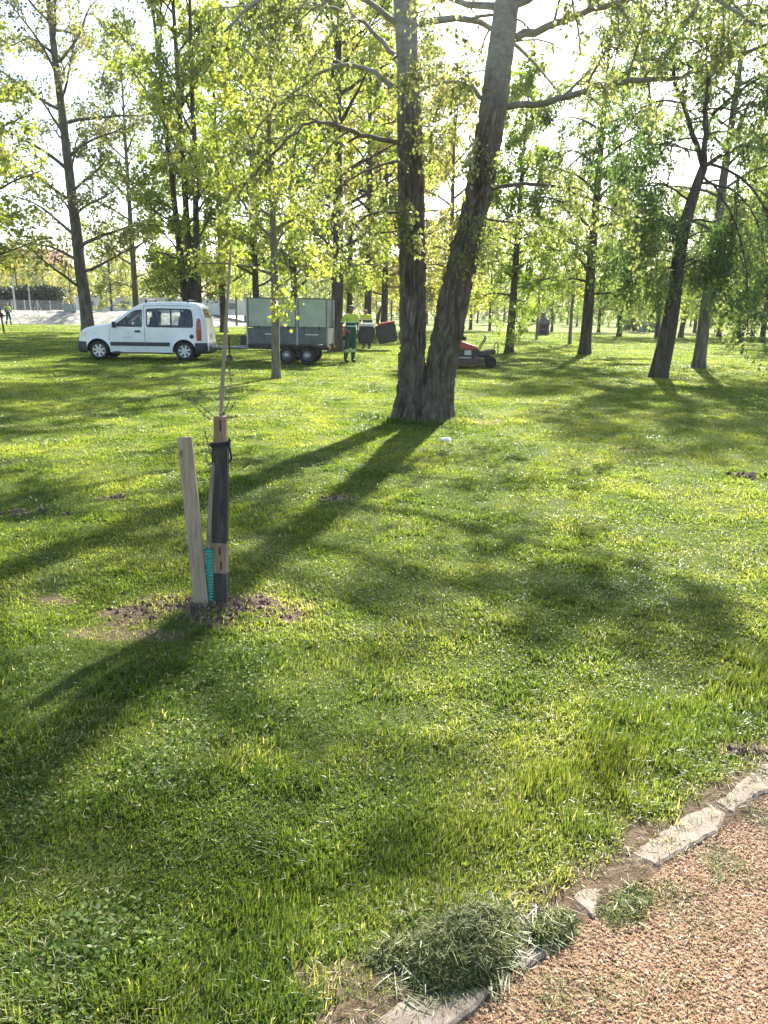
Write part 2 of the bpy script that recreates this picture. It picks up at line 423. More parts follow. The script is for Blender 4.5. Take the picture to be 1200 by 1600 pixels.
# ------------------------------------------------------------------ grass
def blades(N_scale=1.0, r0=1.15, r1=70.0):
    g = np.random.default_rng(3)
    rs = np.exp(np.linspace(math.log(r0), math.log(r1), 400))
    dens = 42000*np.minimum(1, (2.2/rs))**1.8*N_scale
    half = 0.62 + .25/rs
    w = dens*rs*2*half
    cum = np.concatenate([[0], np.cumsum((w[1:]+w[:-1])/2*np.diff(rs))]); N = int(cum[-1])
    r = np.interp(g.random(N)*cum[-1], cum, rs)
    a = (g.random(N)*2-1)*(0.62+.25/r)
    x, y = r*np.sin(a), r*np.cos(a)
    # tufts: pull some blades to shared centres
    q = g.random(N) < .5
    par = g.integers(0, int(N*.07), N); rp = r[par]; sg = .011*np.maximum(1, rp/3)
    x, y = np.where(q, x[par]+g.normal(0, 1, N)*sg, x), np.where(q, y[par]+g.normal(0, 1, N)*sg, y); r = np.hypot(x, y)
    ps = path_s(x, y); pt = path_t(x, y)
    edge = (fbm(x*7, y*7, 3, 30)-.5)*.16
    so = soil_mask(x, y)
    dn = fbm(x*3.2, y*3.2, 4, 31)
    keep = ((ps > .022+edge*.75) | ((ps > -.035) & (g.random(N) < .16+.6*smooth(.45, .66, fbm(x*9, y*9, 2, 37))))) & (g.random(N) > so*1.02) & (g.random(N) < .68+1.0*smooth(.3, .6, dn))
    x, y, r, ps, so, dn = x[keep], y[keep], r[keep], ps[keep], so[keep], dn[keep]; N = len(x)
    z = ground_h(x, y)-.004
    big = fbm(x*.9, y*.9, 4, 40); tuft = fbm(x*4.5, y*4.5, 3, 41)
    L = (.016+.026*g.random(N)**1.6)*(.7+.8*smooth(.38, .7, tuft))
    lush = np.exp(-((ps-.42)/.24)**2)*smooth(.9, 2.6, r)*smooth(.42, .6, fbm(x*2.1, y*2.1, 2, 44)+.06)*(1-smooth(3.5, 5, r))
    L *= 1+.5*lush
    dt = np.minimum(np.hypot(x-.33, y-11.75), np.hypot(x-.78, y-11.75)); L *= 1+1.5*np.exp(-((dt-.42)/.16)**2); L *= 1+.9*np.exp(-(np.hypot(x-STK[0], y-STK[1])/.10)**2)
    wd = (.0012+.0011*g.random(N))*np.maximum(1, r/2.6)**.95
    # lean follows a slow field so that patches look combed
    fa = 2*PI*1.6*fbm(x*1.7, y*1.7, 3, 50) + g.normal(0, 1.0, N)
    lean = np.clip(g.normal(.78, .36, N), .08, 1.45) - .38*lush
    dx, dy = np.cos(fa), np.sin(fa)
    yaw = fa + PI/2 + g.normal(0, .5, N)
    sx, sy = np.cos(yaw)*wd, np.sin(yaw)*wd
    l1 = L*.55; a1 = lean*.55; a2 = lean*1.35
    b0 = np.stack([x, y, z], 1); sd_ = np.stack([sx, sy, np.zeros(N)], 1)
    m = b0+np.stack([dx*np.sin(a1)*l1, dy*np.sin(a1)*l1, np.cos(a1)*l1], 1)
    tip = m+np.stack([dx*np.sin(a2)*L*.45, dy*np.sin(a2)*L*.45, np.cos(a2)*L*.45], 1)
    V = np.stack([b0-sd_, b0+sd_, m+sd_*.8, m-sd_*.8, tip], 1).reshape(-1, 3)
    o = np.arange(N)[:, None]*5
    Qd = o+np.array([0, 1, 2, 3]); T = o+np.array([3, 2, 4])
    dry = smooth(.45, .60, fbm(x*1.3, y*1.3, 4, 60))
    v = .30+.30*(big-.5)+.18*g.normal(0, 1, N)*.6 + .22*(dn-.5)
    v = v + .19*dry - .12*smooth(.5, .66, fbm(x*.8+9, y*.8, 4, 65)) + .25*so
    v = v*(1-.6*lush) + .6*lush*(.40+.10*g.normal(0, 1, N))
    straw = g.random(N) < (.012+.06*dry+.2*so)*(1-.93*smooth(4, 9, r))
    v = np.where(straw, .82+.18*g.random(N), np.clip(v, 0, .74))
    return V, Qd, T, np.concatenate([v, v])
V, Qd, T, v = blades()
gstops = [(0, (.040, .078, .014)), (.25, (.098, .155, .027)), (.45, (.18, .228, .046)), (.62, (.275, .295, .075)), (.76, (.335, .32, .115)), (.86, (.40, .34, .17)), (1, (.56, .52, .34))]
grass_m = leaf_mat('grass_blade', gstops, trans=.52, tcol=(1.38, 1.36, .62), huevar=0, rough=.38)
tag(link('grass', mesh_np('grass', V, Qd, T, mats=[grass_m], attrs={'v': v})), kind='stuff', label='short mown green grass of the park lawn')

# clover and broad weeds in loose patches, flat little leaves
g = np.random.default_rng(5)
N = 42000
r = np.exp(g.uniform(math.log(1.3), math.log(9), N)); a = (g.random(N)*2-1)*.7; x, y = r*np.sin(a), r*np.cos(a)
pm_ = fbm(x*2.6, y*2.6, 3, 70); keep = (pm_ > .58) & (path_s(x, y) > .12) & (soil_mask(x, y) < .3) & (g.random(N) < (pm_-.5)*4)
x, y, r = x[keep], y[keep], r[keep]; N = len(x)
z = ground_h(x, y)+.012+.024*g.random(N); sz = (.0035+.0042*g.random(N))*np.maximum(1, r/4.5)
yaw = g.uniform(0, 2*PI, N); tilt = g.normal(0, .45, N); tilt2 = g.normal(0, .45, N)
ang = np.arange(6)*PI/3
P = np.stack([np.cos(ang)[None]*sz[:, None], np.sin(ang)[None]*sz[:, None]*.85], -1)
px_ = P[..., 0]*np.cos(yaw)[:, None]-P[..., 1]*np.sin(yaw)[:, None]; py_ = P[..., 0]*np.sin(yaw)[:, None]+P[..., 1]*np.cos(yaw)[:, None]
V = np.stack([px_+x[:, None], py_+y[:, None], z[:, None]+px_*tilt[:, None]+py_*tilt2[:, None]], -1).reshape(-1, 3)
o = np.arange(N)[:, None]*6; Qd = np.concatenate([o+np.array([0, 1, 2, 3]), o+np.array([0, 3, 4, 5])])
vv = g.random(N)
clm = leaf_mat('clover_leaf', [(0, (.07, .13, .025)), (.5, (.13, .20, .04)), (.9, (.20, .27, .075)), (1, (.34, .38, .2))], trans=.45, huevar=0, rough=.75)
tag(link('clover', mesh_np('clover', V, Qd, mats=[clm], attrs={'v': np.concatenate([vv, vv])})), kind='stuff', label='low clover and broad leaved weeds in the lawn')

# dry clippings lying about on lawn, soil and path
def straws(N, place, seed, Lr=(.02, .07), wr=(.0006, .0012), zoff=.0, ztilt=.25, hf=None):
    g = np.random.default_rng(seed); x, y, z = place(g, N); N = len(x)
    yaw = g.uniform(0, 2*PI, N); el = g.normal(0, ztilt, N); L = g.uniform(*Lr, N); w = g.uniform(*wr, N)
    d = np.stack([np.cos(yaw)*np.cos(el), np.sin(yaw)*np.cos(el), np.sin(el)], 1)*L[:, None]/2
    s = np.stack([-np.sin(yaw), np.cos(yaw), g.normal(0, .5, N)], 1)*w[:, None]
    c = np.stack([x, y, z+zoff], 1); up = np.zeros((N, 3)); up[:, 2] = g.normal(.0, .12, N)*L
    V = np.stack([c-d-s*.5, c-d+s*.5, c+s+up, c-s+up, c+d], 1).reshape(-1, 3)
    o = np.arange(N)[:, None]*5
    return V, o+np.array([0, 1, 2, 3]), o+np.array([3, 2, 4]), g.random(N)
def pl_lawn(g, N):
    r = np.exp(g.uniform(math.log(1.3), math.log(8), N)); a = (g.random(N)*2-1)*.65; x, y = r*np.sin(a), r*np.cos(a)
    k = (path_s(x, y) > .05) & (g.random(N) < .15+1.3*smooth(.5, .68, fbm(x*3, y*3, 3, 80)) + soil_mask(x, y)); x, y = x[k], y[k]
    return x, y, ground_h(x, y)+.022*(1-soil_mask(x, y))+.004
def pl_path(g, N):
    t = g.uniform(-.9, 2.4, N); s = -np.abs(g.exponential(.12, N)); x = K0[0]+KD[0]*t+KN[0]*s; y = K0[1]+KD[1]*t+KN[1]*s
    k = g.random(N) < smooth(.4, .7, fbm(x*6, y*6, 3, 83)); x, y, s = x[k], y[k], s[k]
    return x, y, path_z(x, y)+.005
def pl_strip(g, N):
    t = g.uniform(-.7, 2.4, N); s = g.normal(.02, .06, N); x = K0[0]+KD[0]*t+KN[0]*s; y = K0[1]+KD[1]*t+KN[1]*s
    k = g.random(N) < .12+.9*smooth(.42, .66, fbm(x*7, y*7, 3, 84)); x, y = x[k], y[k]
    return x, y, np.maximum(ground_h(x, y), np.where(path_s(x, y) < 0, path_z(x, y), -1))+.006
D_ = straws(5200, pl_strip, 25, Lr=(.012, .05)); E_ = straws(3000, pl_strip, 26, Lr=(.015, .06), wr=(.0005, .001))
A = straws(15000, pl_lawn, 21, Lr=(.012, .045), wr=(.0004, .0009)); B = straws(22000, pl_path, 22, Lr=(.012, .05)); C_ = straws(260, lambda g, N: (lambda t, s: (K0[0]+KD[0]*t+KN[0]*s, K0[1]+KD[1]*t+KN[1]*s, path_z(K0[0]+KD[0]*t+KN[0]*s, K0[1]+KD[1]*t+KN[1]*s)+.004))(g.uniform(-.5, 2.2, N), -g.uniform(.0, 1.1, N)), 23, Lr=(.04, .13), wr=(.001, .002), ztilt=.08)
def join(parts):
    Vs, Qs, Ts, vs = [], [], [], []; o = 0
    for V, Q, T, v in parts:
        Vs.append(V); Qs.append(Q+o); Ts.append(T+o); vs.append(v); o += len(V)
    v = np.concatenate(vs)
    return np.vstack(Vs), np.vstack(Qs), np.vstack(Ts), np.concatenate([v, v])
strawm = leaf_mat('dry_clipping', [(0, (.10, .085, .04)), (.4, (.22, .18, .09)), (.75, (.38, .33, .20)), (1, (.55, .50, .36))], trans=.3, tcol=(1, 1, .9), huevar=0)
V, Q, T, v = join([A, E_]); tag(link('dry_clippings', mesh_np('dry_clippings', V, Q, T, mats=[strawm], attrs={'v': v})), kind='stuff', label='dry straw coloured clippings scattered on the lawn')
darkm = leaf_mat('cut_grass', [(0, (.045, .062, .014)), (.45, (.115, .145, .035)), (.75, (.21, .235, .07)), (.92, (.32, .31, .14)), (1, (.46, .42, .25))], trans=.35, tcol=(1.1, 1.15, .8), huevar=0)
twigm = surf('twig_wood', (.10, .06, .04), (.22, .15, .10), rough=.9, scale=20)
V, Q, T, v = join([B, D_]); tag(link('path_clippings', mesh_np('path_clippings', V, Q, T, mats=[darkm], attrs={'v': v})), kind='stuff', label='thin drift of cut grass along the path edge')
V, Q, T, v = join([C_]); tag(link('path_twigs', mesh_np('path_twigs', V, Q, T, mats=[twigm], attrs={'v': v})), kind='stuff', label='thin dry twigs and stems lying on the gravel')

# heaps of cut grass: a mound of tangled blades
def heap(px, py, rx, ry, h, N, seed, label, core=True, rot=None):
    c = gp(px, py, .02); rot = math.atan2(KD[1], KD[0]) if rot is None else rot
    cr, sr = math.cos(rot), math.sin(rot)
    def prof(u, v): return np.clip(1-(u*u+v*v), 0, 1)**.62
    g = np.random.default_rng(seed)
    q = np.sqrt(g.random(N))*1.12; th = g.uniform(0, 2*PI, N); u, v = q*np.cos(th), q*np.sin(th)
    lump = .62+.75*fbm(u*2.2+seed, v*2.2, 3, seed)
    zz = h*prof(u, v)*lump*(1-.22*g.random(N)**2)
    X, Y = u*rx, v*ry
    yaw = np.arctan2(v/ry, u/rx)+g.normal(0, 1.15, N); el = g.normal(-.30, .42, N)*(q*.8+.25)
    L = g.uniform(.02, .085, N); w = g.uniform(.0007, .0017, N)
    d = np.stack([np.cos(yaw)*np.cos(el), np.sin(yaw)*np.cos(el), np.sin(el)], 1)*(L/2)[:, None]
    s = np.stack([-np.sin(yaw), np.cos(yaw), g.normal(0, .6, N)], 1)*w[:, None]
    cc = np.stack([X, Y, zz+.004], 1); up = np.zeros((N, 3)); up[:, 2] = g.normal(.08, .1, N)*L
    V = np.stack([cc-d-s*.5, cc-d+s*.5, cc+s+up, cc-s+up, cc+d], 1).reshape(-1, 3)
    sc1 = g.random(N) < .09; vv = g.random(N); vv = np.where(sc1, vv*.6, vv); sct = np.repeat(sc1, 5); fac = np.repeat(g.uniform(1.0, 1.45, N), 5); V[:, 0] = np.where(sct, V[:, 0]*fac, V[:, 0]); V[:, 1] = np.where(sct, V[:, 1]*fac, V[:, 1]); V[:, 2] = np.where(sct, V[:, 2]*.25+.012, V[:, 2])
    V = np.stack([V[:, 0]*cr-V[:, 1]*sr, V[:, 0]*sr+V[:, 1]*cr, V[:, 2]], 1)
    o = np.arange(N)[:, None]*5; Q = o+np.array([0, 1, 2, 3]); T = o+np.array([3, 2, 4])
    z0 = min(gh(*c), 0)-.005
    ob = link('grass_heap', mesh_np('grass_heap', V, Q, T, mats=[darkm], attrs={'v': np.concatenate([vv, vv])}), loc=(c[0], c[1], z0))
    tag(ob, label, 'grass heap')
    if core:                                             # packed inside of the heap, in a much darker colour
        k = 28; us = np.linspace(-1, 1, k); UU, VV = np.meshgrid(us, us)
        ZZ = h*.8*prof(UU, VV)*(.62+.75*fbm(UU*2.2+seed, VV*2.2, 3, seed)) - .012
        XX, YY = UU*rx*.97, VV*ry*.97
        P = np.stack([XX*cr-YY*sr, XX*sr+YY*cr, ZZ], -1).reshape(-1, 3)
        i = np.arange(k-1)[:, None]*k; j = np.arange(k-1)[None]; Qc = np.stack([i+j, i+j+1, i+k+j+1, i+k+j], -1).reshape(-1, 4)
        inside = ((UU**2+VV**2).ravel() < 1.0)[Qc].all(1)
        link('packed_core', mesh_np('packed_core', P, Qc[inside], mats=[surf('dark_cut_grass', (.012, .017, .007), (.035, .045, .02), rough=.95, scale=40, bump=.8)], smooth_=True), parent=ob)
    return ob
heap(728, 1470, .165, .10, .068, 9000, 31, 'big dark green heap of cut grass spilling over the kerb')
heap(985, 1402, .13, .07, .022, 1300, 32, 'dark tuft of cut grass between the two kerb pieces', core=False)
heap(1130, 1562, .075, .030, .012, 420, 33, 'thin wisp of pale cut grass lying alone on the gravel', core=False)
heap(862, 1442, .075, .045, .024, 900, 34, 'low dark drift of clippings joining the big heap to the small kerb piece', core=False)
heap(622, 1480, .075, .045, .022, 900, 35, 'loose grey green clippings at the lawn side of the big heap', core=False, rot=.3)
heap(1110, 1372, .13, .035, .014, 900, 36, 'narrow strip of dark clippings below the longest kerb slab', core=False)

# clods of turned soil round the sapling
def clods(N, c, rx, ry, seed, s0=.004, s1=.022):
    g = np.random.default_rng(seed); q = np.abs(g.normal(0, .5, N)); th = g.uniform(0, 2*PI, N)
    x = c[0]+q*np.cos(th)*rx; y = c[1]+q*np.sin(th)*ry; z = ground_h(x, y); sz = s0+(s1-s0)*g.random(N)**3
    oc = np.array([(1, 0, 0), (0, 1, 0), (-1, 0, 0), (0, -1, 0), (0, 0, 1), (0, 0, -1)], float)
    V = oc[None]*(.5+.9*g.random((N, 6, 1)))*sz[:, None, None]; an = g.uniform(0, 2*PI, N); ca, sa = np.cos(an)[:, None], np.sin(an)[:, None]
    V = np.stack([V[..., 0]*ca-V[..., 1]*sa, V[..., 0]*sa+V[..., 1]*ca, V[..., 2]*.75], -1)+np.stack([x, y, z+sz*.3], -1)[:, None]
    return V.reshape(-1, 3), (np.arange(N)[:, None, None]*6+tf[None]).reshape(-1, 3), np.repeat(g.random(N), 8)
pp = [clods(2600, SOILC, .62, .30, 41, .003, .017), clods(90, gp(185, 778), .16, .06, 42, .006, .03), clods(110, gp(520, 780), .25, .2, 43, .006, .03), clods(45, gp(975, 702), .16, .08, 44, .01, .04), clods(120, gp(690, 668), .6, .25, 45, .005, .025), clods(120, gp(1160, 1178), .15, .07, 46, .004, .02), clods(60, gp(1165, 745), .2, .15, 47, .015, .05), clods(90, gp(30, 800), .5, .15, 48, .01, .035)]
o = 0; Vs, Ts, vs = [], [], []
for V, T, v in pp: Vs.append(V); Ts.append(T+o); vs.append(v); o += len(V)
clodm = leaf_mat('soil_clod', [(0, (.05, .03, .02)), (.6, (.14, .095, .065)), (1, (.27, .20, .15))], trans=0, huevar=0, rough=.95)
tag(link('soil_clods', mesh_np('soil_clods', np.vstack(Vs), tris=np.vstack(Ts), mats=[clodm], attrs={'v': np.concatenate(vs)})), kind='stuff', label='crumbled dark soil clods round the sapling and on the lawn')

# ------------------------------------------------------------------ trees
class Tree:
    def __init__(s, seed): s.g = np.random.default_rng(seed); s.V = []; s.Q = []; s.T = []; s.n = 0; s.tw = []
    def tube(s, pts, rad, n, cap=False):
        V, Q, T = tri_tube(pts, rad, n, cap, s.n); s.V.append(V); s.Q.append(Q)
        if len(T): s.T.append(T)
        s.n += len(V)
    def limb(s, p, d, L, r0, r1, steps, wig, droop, n):
        g = s.g; P = [np.array(p, float)]; d = np.array(d, float); d /= np.linalg.norm(d); st = L/steps
        for k in range(steps):
            d = d+g.normal(0, wig, 3); d[2] -= droop*(k+1)/steps; d /= np.linalg.norm(d); P.append(P[-1]+d*st)
        P = np.array(P); R = np.linspace(r0, r1, steps+1); s.tube(P, R, n); return P, R
    def at(s, P, t):
        k = t*(len(P)-1); i = min(int(k), len(P)-2); f = k-i
        return P[i]*(1-f)+P[i+1]*f, P[i+1]-P[i]
    def side(s, d, ang):                                  # a direction leaving d at an angle, random roll
        g = s.g; d = d/np.linalg.norm(d); a = g.normal(0, 1, 3); a -= d*a.dot(d); a /= np.linalg.norm(a)
        return d*math.cos(ang)+a*math.sin(ang)
    def branchlets(s, P, R, n2, L2, n3, L3, droop, t0=.25, ang=.9, wig=.13, up=.0):
        g = s.g
        for k in range(n2):
            t = t0+(1-t0)*(k+g.random())/n2; p, d = s.at(P, t); r = np.interp(t, np.linspace(0, 1, len(R)), R)
            d2 = s.side(d, ang*g.uniform(.7, 1.25)); d2[2] += up
            l2 = L2*g.uniform(.6, 1.25)*(1.15-.55*t); ra = max(.005, min(r*.6, .012+.012*l2))
            P2, R2 = s.limb(p, d2, l2, ra, ra*.35, 5, wig, droop, 4)
            for q in range(n3):
                t3 = .2+.8*(q+g.random())/n3; p3, d3 = s.at(P2, t3)
                l3 = L3*g.uniform(.55, 1.35); P3, _ = s.limb(p3, s.side(d3, g.uniform(.4, 1.1)), l3, ra*.4, .002, 3, wig*1.2, droop*1.6, 3)
                s.tw.append(P3)
            s.tw.append(P2[2:])
        s.tw.append(P[-2:])
    def leaves(s, per, size, spread=.06, droop=.45, wid=.36, fold=False, szvar=.7):
        g = s.g; seg0, seg1 = [], []
        for P in s.tw:
            seg0.append(P[:-1]); seg1.append(P[1:])
        A = np.vstack(seg0); B = np.vstack(seg1); Ls = np.linalg.norm(B-A, axis=1)
        cnt = g.poisson(np.maximum(Ls*per, .01)); idx = np.repeat(np.arange(len(A)), cnt); N = len(idx)
        t = g.random(N)[:, None]; P = A[idx]*(1-t)+B[idx]*t+g.normal(0, spread, (N, 3))
        ax = (B-A)[idx]; ax = ax/(np.linalg.norm(ax, axis=1)[:, None]+1e-9)*.5+g.normal(0, .8, (N, 3)); ax[:, 2] -= droop
        ax /= np.linalg.norm(ax, axis=1)[:, None]
        u = g.normal(0, 1, (N, 3)); sd_ = np.cross(ax, u); sd_ /= np.linalg.norm(sd_, axis=1)[:, None]+1e-9
        sz = (size*(1+szvar*(g.random(N)-.5)*2))[:, None]; w = sz*wid; nm = np.cross(ax, sd_)
        if fold:
            V = np.stack([P, P+ax*sz*.38+sd_*w+nm*w*.25, P+ax*sz, P+ax*sz*.38-sd_*w+nm*w*.25, P+ax*sz*.5], 1).reshape(-1, 3)
            o = np.arange(N)[:, None]*5; T = np.concatenate([o+np.array(q) for q in ((0, 1, 4), (1, 2, 4), (2, 3, 4), (3, 0, 4))])
            v = s.leafv(P, N); return V, None, T, np.tile(v, 4)
        V = np.stack([P, P+ax*sz*.42+sd_*w, P+ax*sz, P+ax*sz*.42-sd_*w], 1).reshape(-1, 3)
        Q = np.arange(N)[:, None]*4+np.array([0, 1, 2, 3])
        return V, Q, None, s.leafv(P, N)
    def leafv(s, P, N):                                   # neighbouring sprays differ in tone, each leaf a little too
        c = fbm(P[:, 0]*.9+P[:, 2]*.5, P[:, 1]*.9-P[:, 2]*.7, 3, 90)
        return np.clip(.5+1.25*(c-.5)+s.g.normal(0, .16, N), 0, 1)
    def wood(s, name, m):
        return mesh_np(name, np.vstack(s.V), np.vstack(s.Q), np.vstack(s.T) if s.T else None, mats=[m], smooth_=True)
    def crown(s, m, **kw):
        V, Q, T, v = s.leaves(**kw); return mesh_np('crown', V, Q, T, mats=[m], attrs={'v': v})

def trunk_pts(g, H, lean=(0, 0), wig=.02, n=14, curve=(0, 0)):
    t = np.linspace(0, 1, n); P = np.stack([lean[0]*t*H+curve[0]*t*t*H, lean[1]*t*H+curve[1]*t*t*H, t*H], 1)
    P[1:-1, :2] += np.cumsum(g.normal(0, wig*H/n, (n-2, 2)), 0)*.6; P[0, 2] = -.12
    return P
def make_tree(seed, H, r0, bark, leafm, lean=(0, 0), curve=(0, 0), t0=.25, n1=22, L1=.30, el=(.35, 1.0), n2=6, L2=1.1, n3=4, L3=.5, droop=.12, per=60, size=.09,
              wid=.36, taper=.12, shape='dome', stems=1, sides=14, spread=.07, wig=.02, ldroop=.45, low=None, split=None, limbr=.018):
    s = Tree(seed); g = s.g
    trunks = []
    for k in range(stems):
        ln = lean if k == 0 else (lean[0]+(-.055, .045, .01)[k-1], lean[1]+(.03, -.03, .06)[k-1])
        P = trunk_pts(g, H*(1 if k == 0 else .9), ln, wig, curve=curve)
        if stems > 1: P[:, :2] += np.array([(0, 0), (-r0*1.0, .1), (r0*1.1, -.1), (0, r0)][k])
        t = np.linspace(0, 1, len(P)); R = r0*(1-.02)*(1-t)**.85*(1-taper)+r0*taper*(1-t)+.012
        if stems > 1: R = R*.8
        # flare and a rounder lower stem: resample finely near the foot
        tz = np.concatenate([[0, .012, .03, .06], t[1:]]); PP = np.array([[np.interp(q, t, P[:, c]) for c in range(3)] for q in tz]); RR = np.interp(tz, t, R)
        RR[0] *= 1.5; RR[1] *= 1.25; RR[2] *= 1.08
        s.tube(PP, RR, sides, cap=True); trunks.append((P, R, t))
    golden = 2.39996; az = g.uniform(0, 6)
    for k in range(n1):
        P, R, t = trunks[k % stems]; q = t0+(1-t0)*((k+.5*g.random())/n1)**.9; q = min(q, .985)
        p = np.array([np.interp(q, t, P[:, c]) for c in range(3)]); r = np.interp(q, t, R)
        az += golden+g.normal(0, .3); f = (q-t0)/(1-t0)
        e = el[0]+(el[1]-el[0])*f+g.normal(0, .12)
        sh = {'dome': math.sin(PI*min(1, .22+.78*f))**.6*(.65+.35*(1-f))+.12, 'cone': (1-f)**.8+.12, 'col': .55+.3*math.sin(PI*f), 'spread': (1-f*.55)}[shape]
        L = L1*H*sh*g.uniform(.75, 1.2); d = (math.cos(az)*math.cos(e), math.sin(az)*math.cos(e), math.sin(e))
        ra = max(.012, min(r*.6, limbr*L+.012))
        PL, RL = s.limb(p, d, L, ra, ra*.25, 7, .10, droop, 6)
        s.branchlets(PL, RL, max(2, int(n2*(.6+.6*L/(L1*H)))), L2, n3, L3, droop, t0=.22)
    if low:                                               # short leafy shoots low on the stem
        for k in range(low[0]):
            P, R, t = trunks[k % stems]; q = g.uniform(low[1], low[2]); p = np.array([np.interp(q, t, P[:, c]) for c in range(3)]); a = g.uniform(0, 2*PI)
            PL, RL = s.limb(p, (math.cos(a), math.sin(a), .6), low[3]*g.uniform(.6, 1.3), .015, .004, 5, .15, droop, 4)
            s.branchlets(PL, RL, 4, .4, 2, .3, droop)
    return s.wood('trunk', bark), s.crown(leafm, per=per, size=size, wid=wid, spread=spread, droop=ldroop)
TREE_N = 0
def plant(meshes, loc, label, rz=0.0, sc=1.0, group=None, name='tree', cat='tree'):
    o = empty(name, label, cat, (loc[0], loc[1], gh(*loc[:2]) if len(loc) < 3 else loc[2]), rz, group); o.scale = (sc,)*3 if not hasattr(sc, '__len__') else sc
    link('trunk', meshes[0], o); link('crown', meshes[1], o); return o
bark_d = bark_mat('dark_bark', (.035, .028, .022), (.11, .09, .075), 9, moss=(.06, .065, .03))
bark_g = bark_mat('grey_bark', (.075, .065, .052), (.20, .18, .15), 8, moss=(.09, .10, .05))
bark_y = bark_mat('young_bark', (.10, .09, .065), (.22, .20, .155), 14, bump=.3)
lf_lime = leaf_mat('lime_leaf', [(0, (.11, .16, .032)), (.4, (.22, .28, .062)), (.75, (.33, .36, .105)), (1, (.46, .47, .22))], trans=.58, tcol=(1.38, 1.4, .58))
lf_yel = leaf_mat('golden_leaf', [(0, (.15, .175, .04)), (.45, (.26, .275, .07)), (.8, (.36, .355, .12)), (1, (.5, .47, .25))], trans=.58, tcol=(1.4, 1.35, .7))
lf_olive = leaf_mat('poplar_leaf', [(0, (.085, .10, .04)), (.45, (.18, .195, .08)), (.8, (.30, .30, .145)), (1, (.56, .54, .40))], trans=.52, tcol=(1.32, 1.36, .7))
lf_dwil = leaf_mat('dark_willow_leaf', [(0, (.045, .09, .032)), (.45, (.10, .165, .058)), (.8, (.18, .24, .095)), (1, (.34, .39, .22))], trans=.54, tcol=(1.3, 1.36, .7))
lf_wil = leaf_mat('willow_leaf', [(0, (.07, .115, .035)), (.45, (.15, .21, .065)), (.8, (.245, .30, .11)), (1, (.40, .44, .24))], trans=.54, tcol=(1.35, 1.35, .7))

# ------------------------------------------------------------------ the twin-stemmed poplar in the middle
YT = 11.8
def zdepth(p): return p.y*math.cos(PITCH)-(p.z-EYE)*math.sin(PITCH)
def stem_path(pts, ext):
    P, R = [], []
    for px, py, w in pts:
        q = wp(px, py, YT); P.append(q); R.append(w/2*zdepth(q)/FPX)
    for dx, dz, r in ext:
        q = P[-1]+Vector((dx, .1, dz)); P.append(q); R.append(r)
    return P, R
def resample(P, R, n):
    A = np.array([tuple(p) for p in P]); d = np.concatenate([[0], np.cumsum(np.linalg.norm(np.diff(A, axis=0), axis=1))]); q = np.linspace(0, d[-1], n)
    out = np.stack([np.interp(q, d, A[:, c]) for c in range(3)], 1)
    for _ in range(14): out[1:-1] = out[1:-1]*.5+(out[:-2]+out[2:])*.25
    return out, np.interp(q, d, R)
def bark_stem(P, R, n, rows, seed, flare):
    P, R = resample(P, R, rows)
    V, Q, T = tri_tube(P, R, n, True)
    c = P.mean(0)
    k = np.repeat(np.arange(rows), n); th = np.tile(np.arange(n)*2*PI/n, rows)
    for q in range(rows*n):
        i = k[q]; z = P[i][2]; co = V[q]; nrm = (co-P[i]); nl = np.linalg.norm(nrm); nrm = nrm/nl
        a = th[q]; x, y = math.cos(a)*R[i], math.sin(a)*R[i]
        w = mnoise.noise(Vector((x*5+seed, y*5, z*1.6)))*.10
        n1 = mnoise.noise(Vector(((x+w)*15+seed, (y+w)*15, z*3.0))); n3 = mnoise.noise(Vector(((x-w)*13+seed+9, (y-w)*13, z*3.6)))
        n2 = mnoise.noise(Vector((x*34+seed, y*34, z*6.5)))
        rough = 1-max(0, min(1, (z-3.6)/1.6))                # the upper stem is smoother
        ridge = max(1-min(1, abs(n1)*4.6), 1-min(1, abs(n3)*4.6))**.8                      # 1 on the furrow line
        dsp = -.062*ridge*(.12+.88*rough)+.008*n2*(.4+.6*rough)+.03*mnoise.noise(Vector((x*2.2+seed, y*2.2, z*.7)))
        fl = math.exp(-max(0, z+.02)/.17)
        dsp += fl*flare*(.55+.65*mnoise.noise(Vector((math.cos(a)*1.7+seed, math.sin(a)*1.7, 0)))+.25*math.cos(a*5+seed))
        V[q] = co+nrm*dsp
    return V, Q, T
sP1, sR1 = stem_path([(638, 668, 52), (640, 640, 48), (643, 590, 45), (645, 520, 43), (645, 450, 42), (643, 300, 41), (639, 150, 39), (634, 0, 38)], [(-.15, 2.5, .135), (.05, 3, .085), (.1, 3, .05), (.1, 3, .02)])
sP2, sR2 = stem_path([(678, 668, 54), (680, 640, 51), (692, 560, 53), (713, 450, 48), (745, 320, 44), (769, 180, 43), (793, 0, 39)], [(.55, 2.4, .135), (.5, 2.6, .085), (.3, 2.6, .05), (.2, 2.6, .02)])
main = Tree(101)
parts = []
o = 0
for (P, R, sd, fl) in ((sP1, sR1, 3.0, .24), (sP2, sR2, 8.0, .17)):
    V, Q, T = bark_stem(P, R, 190, 560, sd, fl); main.V.append(V); main.Q.append(Q+main.n); main.T.append(T+main.n); main.n += len(V)
bm_ = bpy.data.materials.new('furrowed_poplar_bark'); n, l, p = nodes(bm_)
p.inputs['Roughness'].default_value = .92; p.inputs['Specular IOR Level'].default_value = .2
ca = ramp(n, l, noise_out(n, l, 9, 6, .7, stretch=(1, 1, .25), dist=.4), [(.34, (.058, .045, .033)), (.66, (.19, .16, .122))])
cb = ramp(n, l, noise_out(n, l, 6, 5, .7, stretch=(1, 1, 2.2)), [(.36, (.20, .185, .155)), (.64, (.36, .345, .30))])
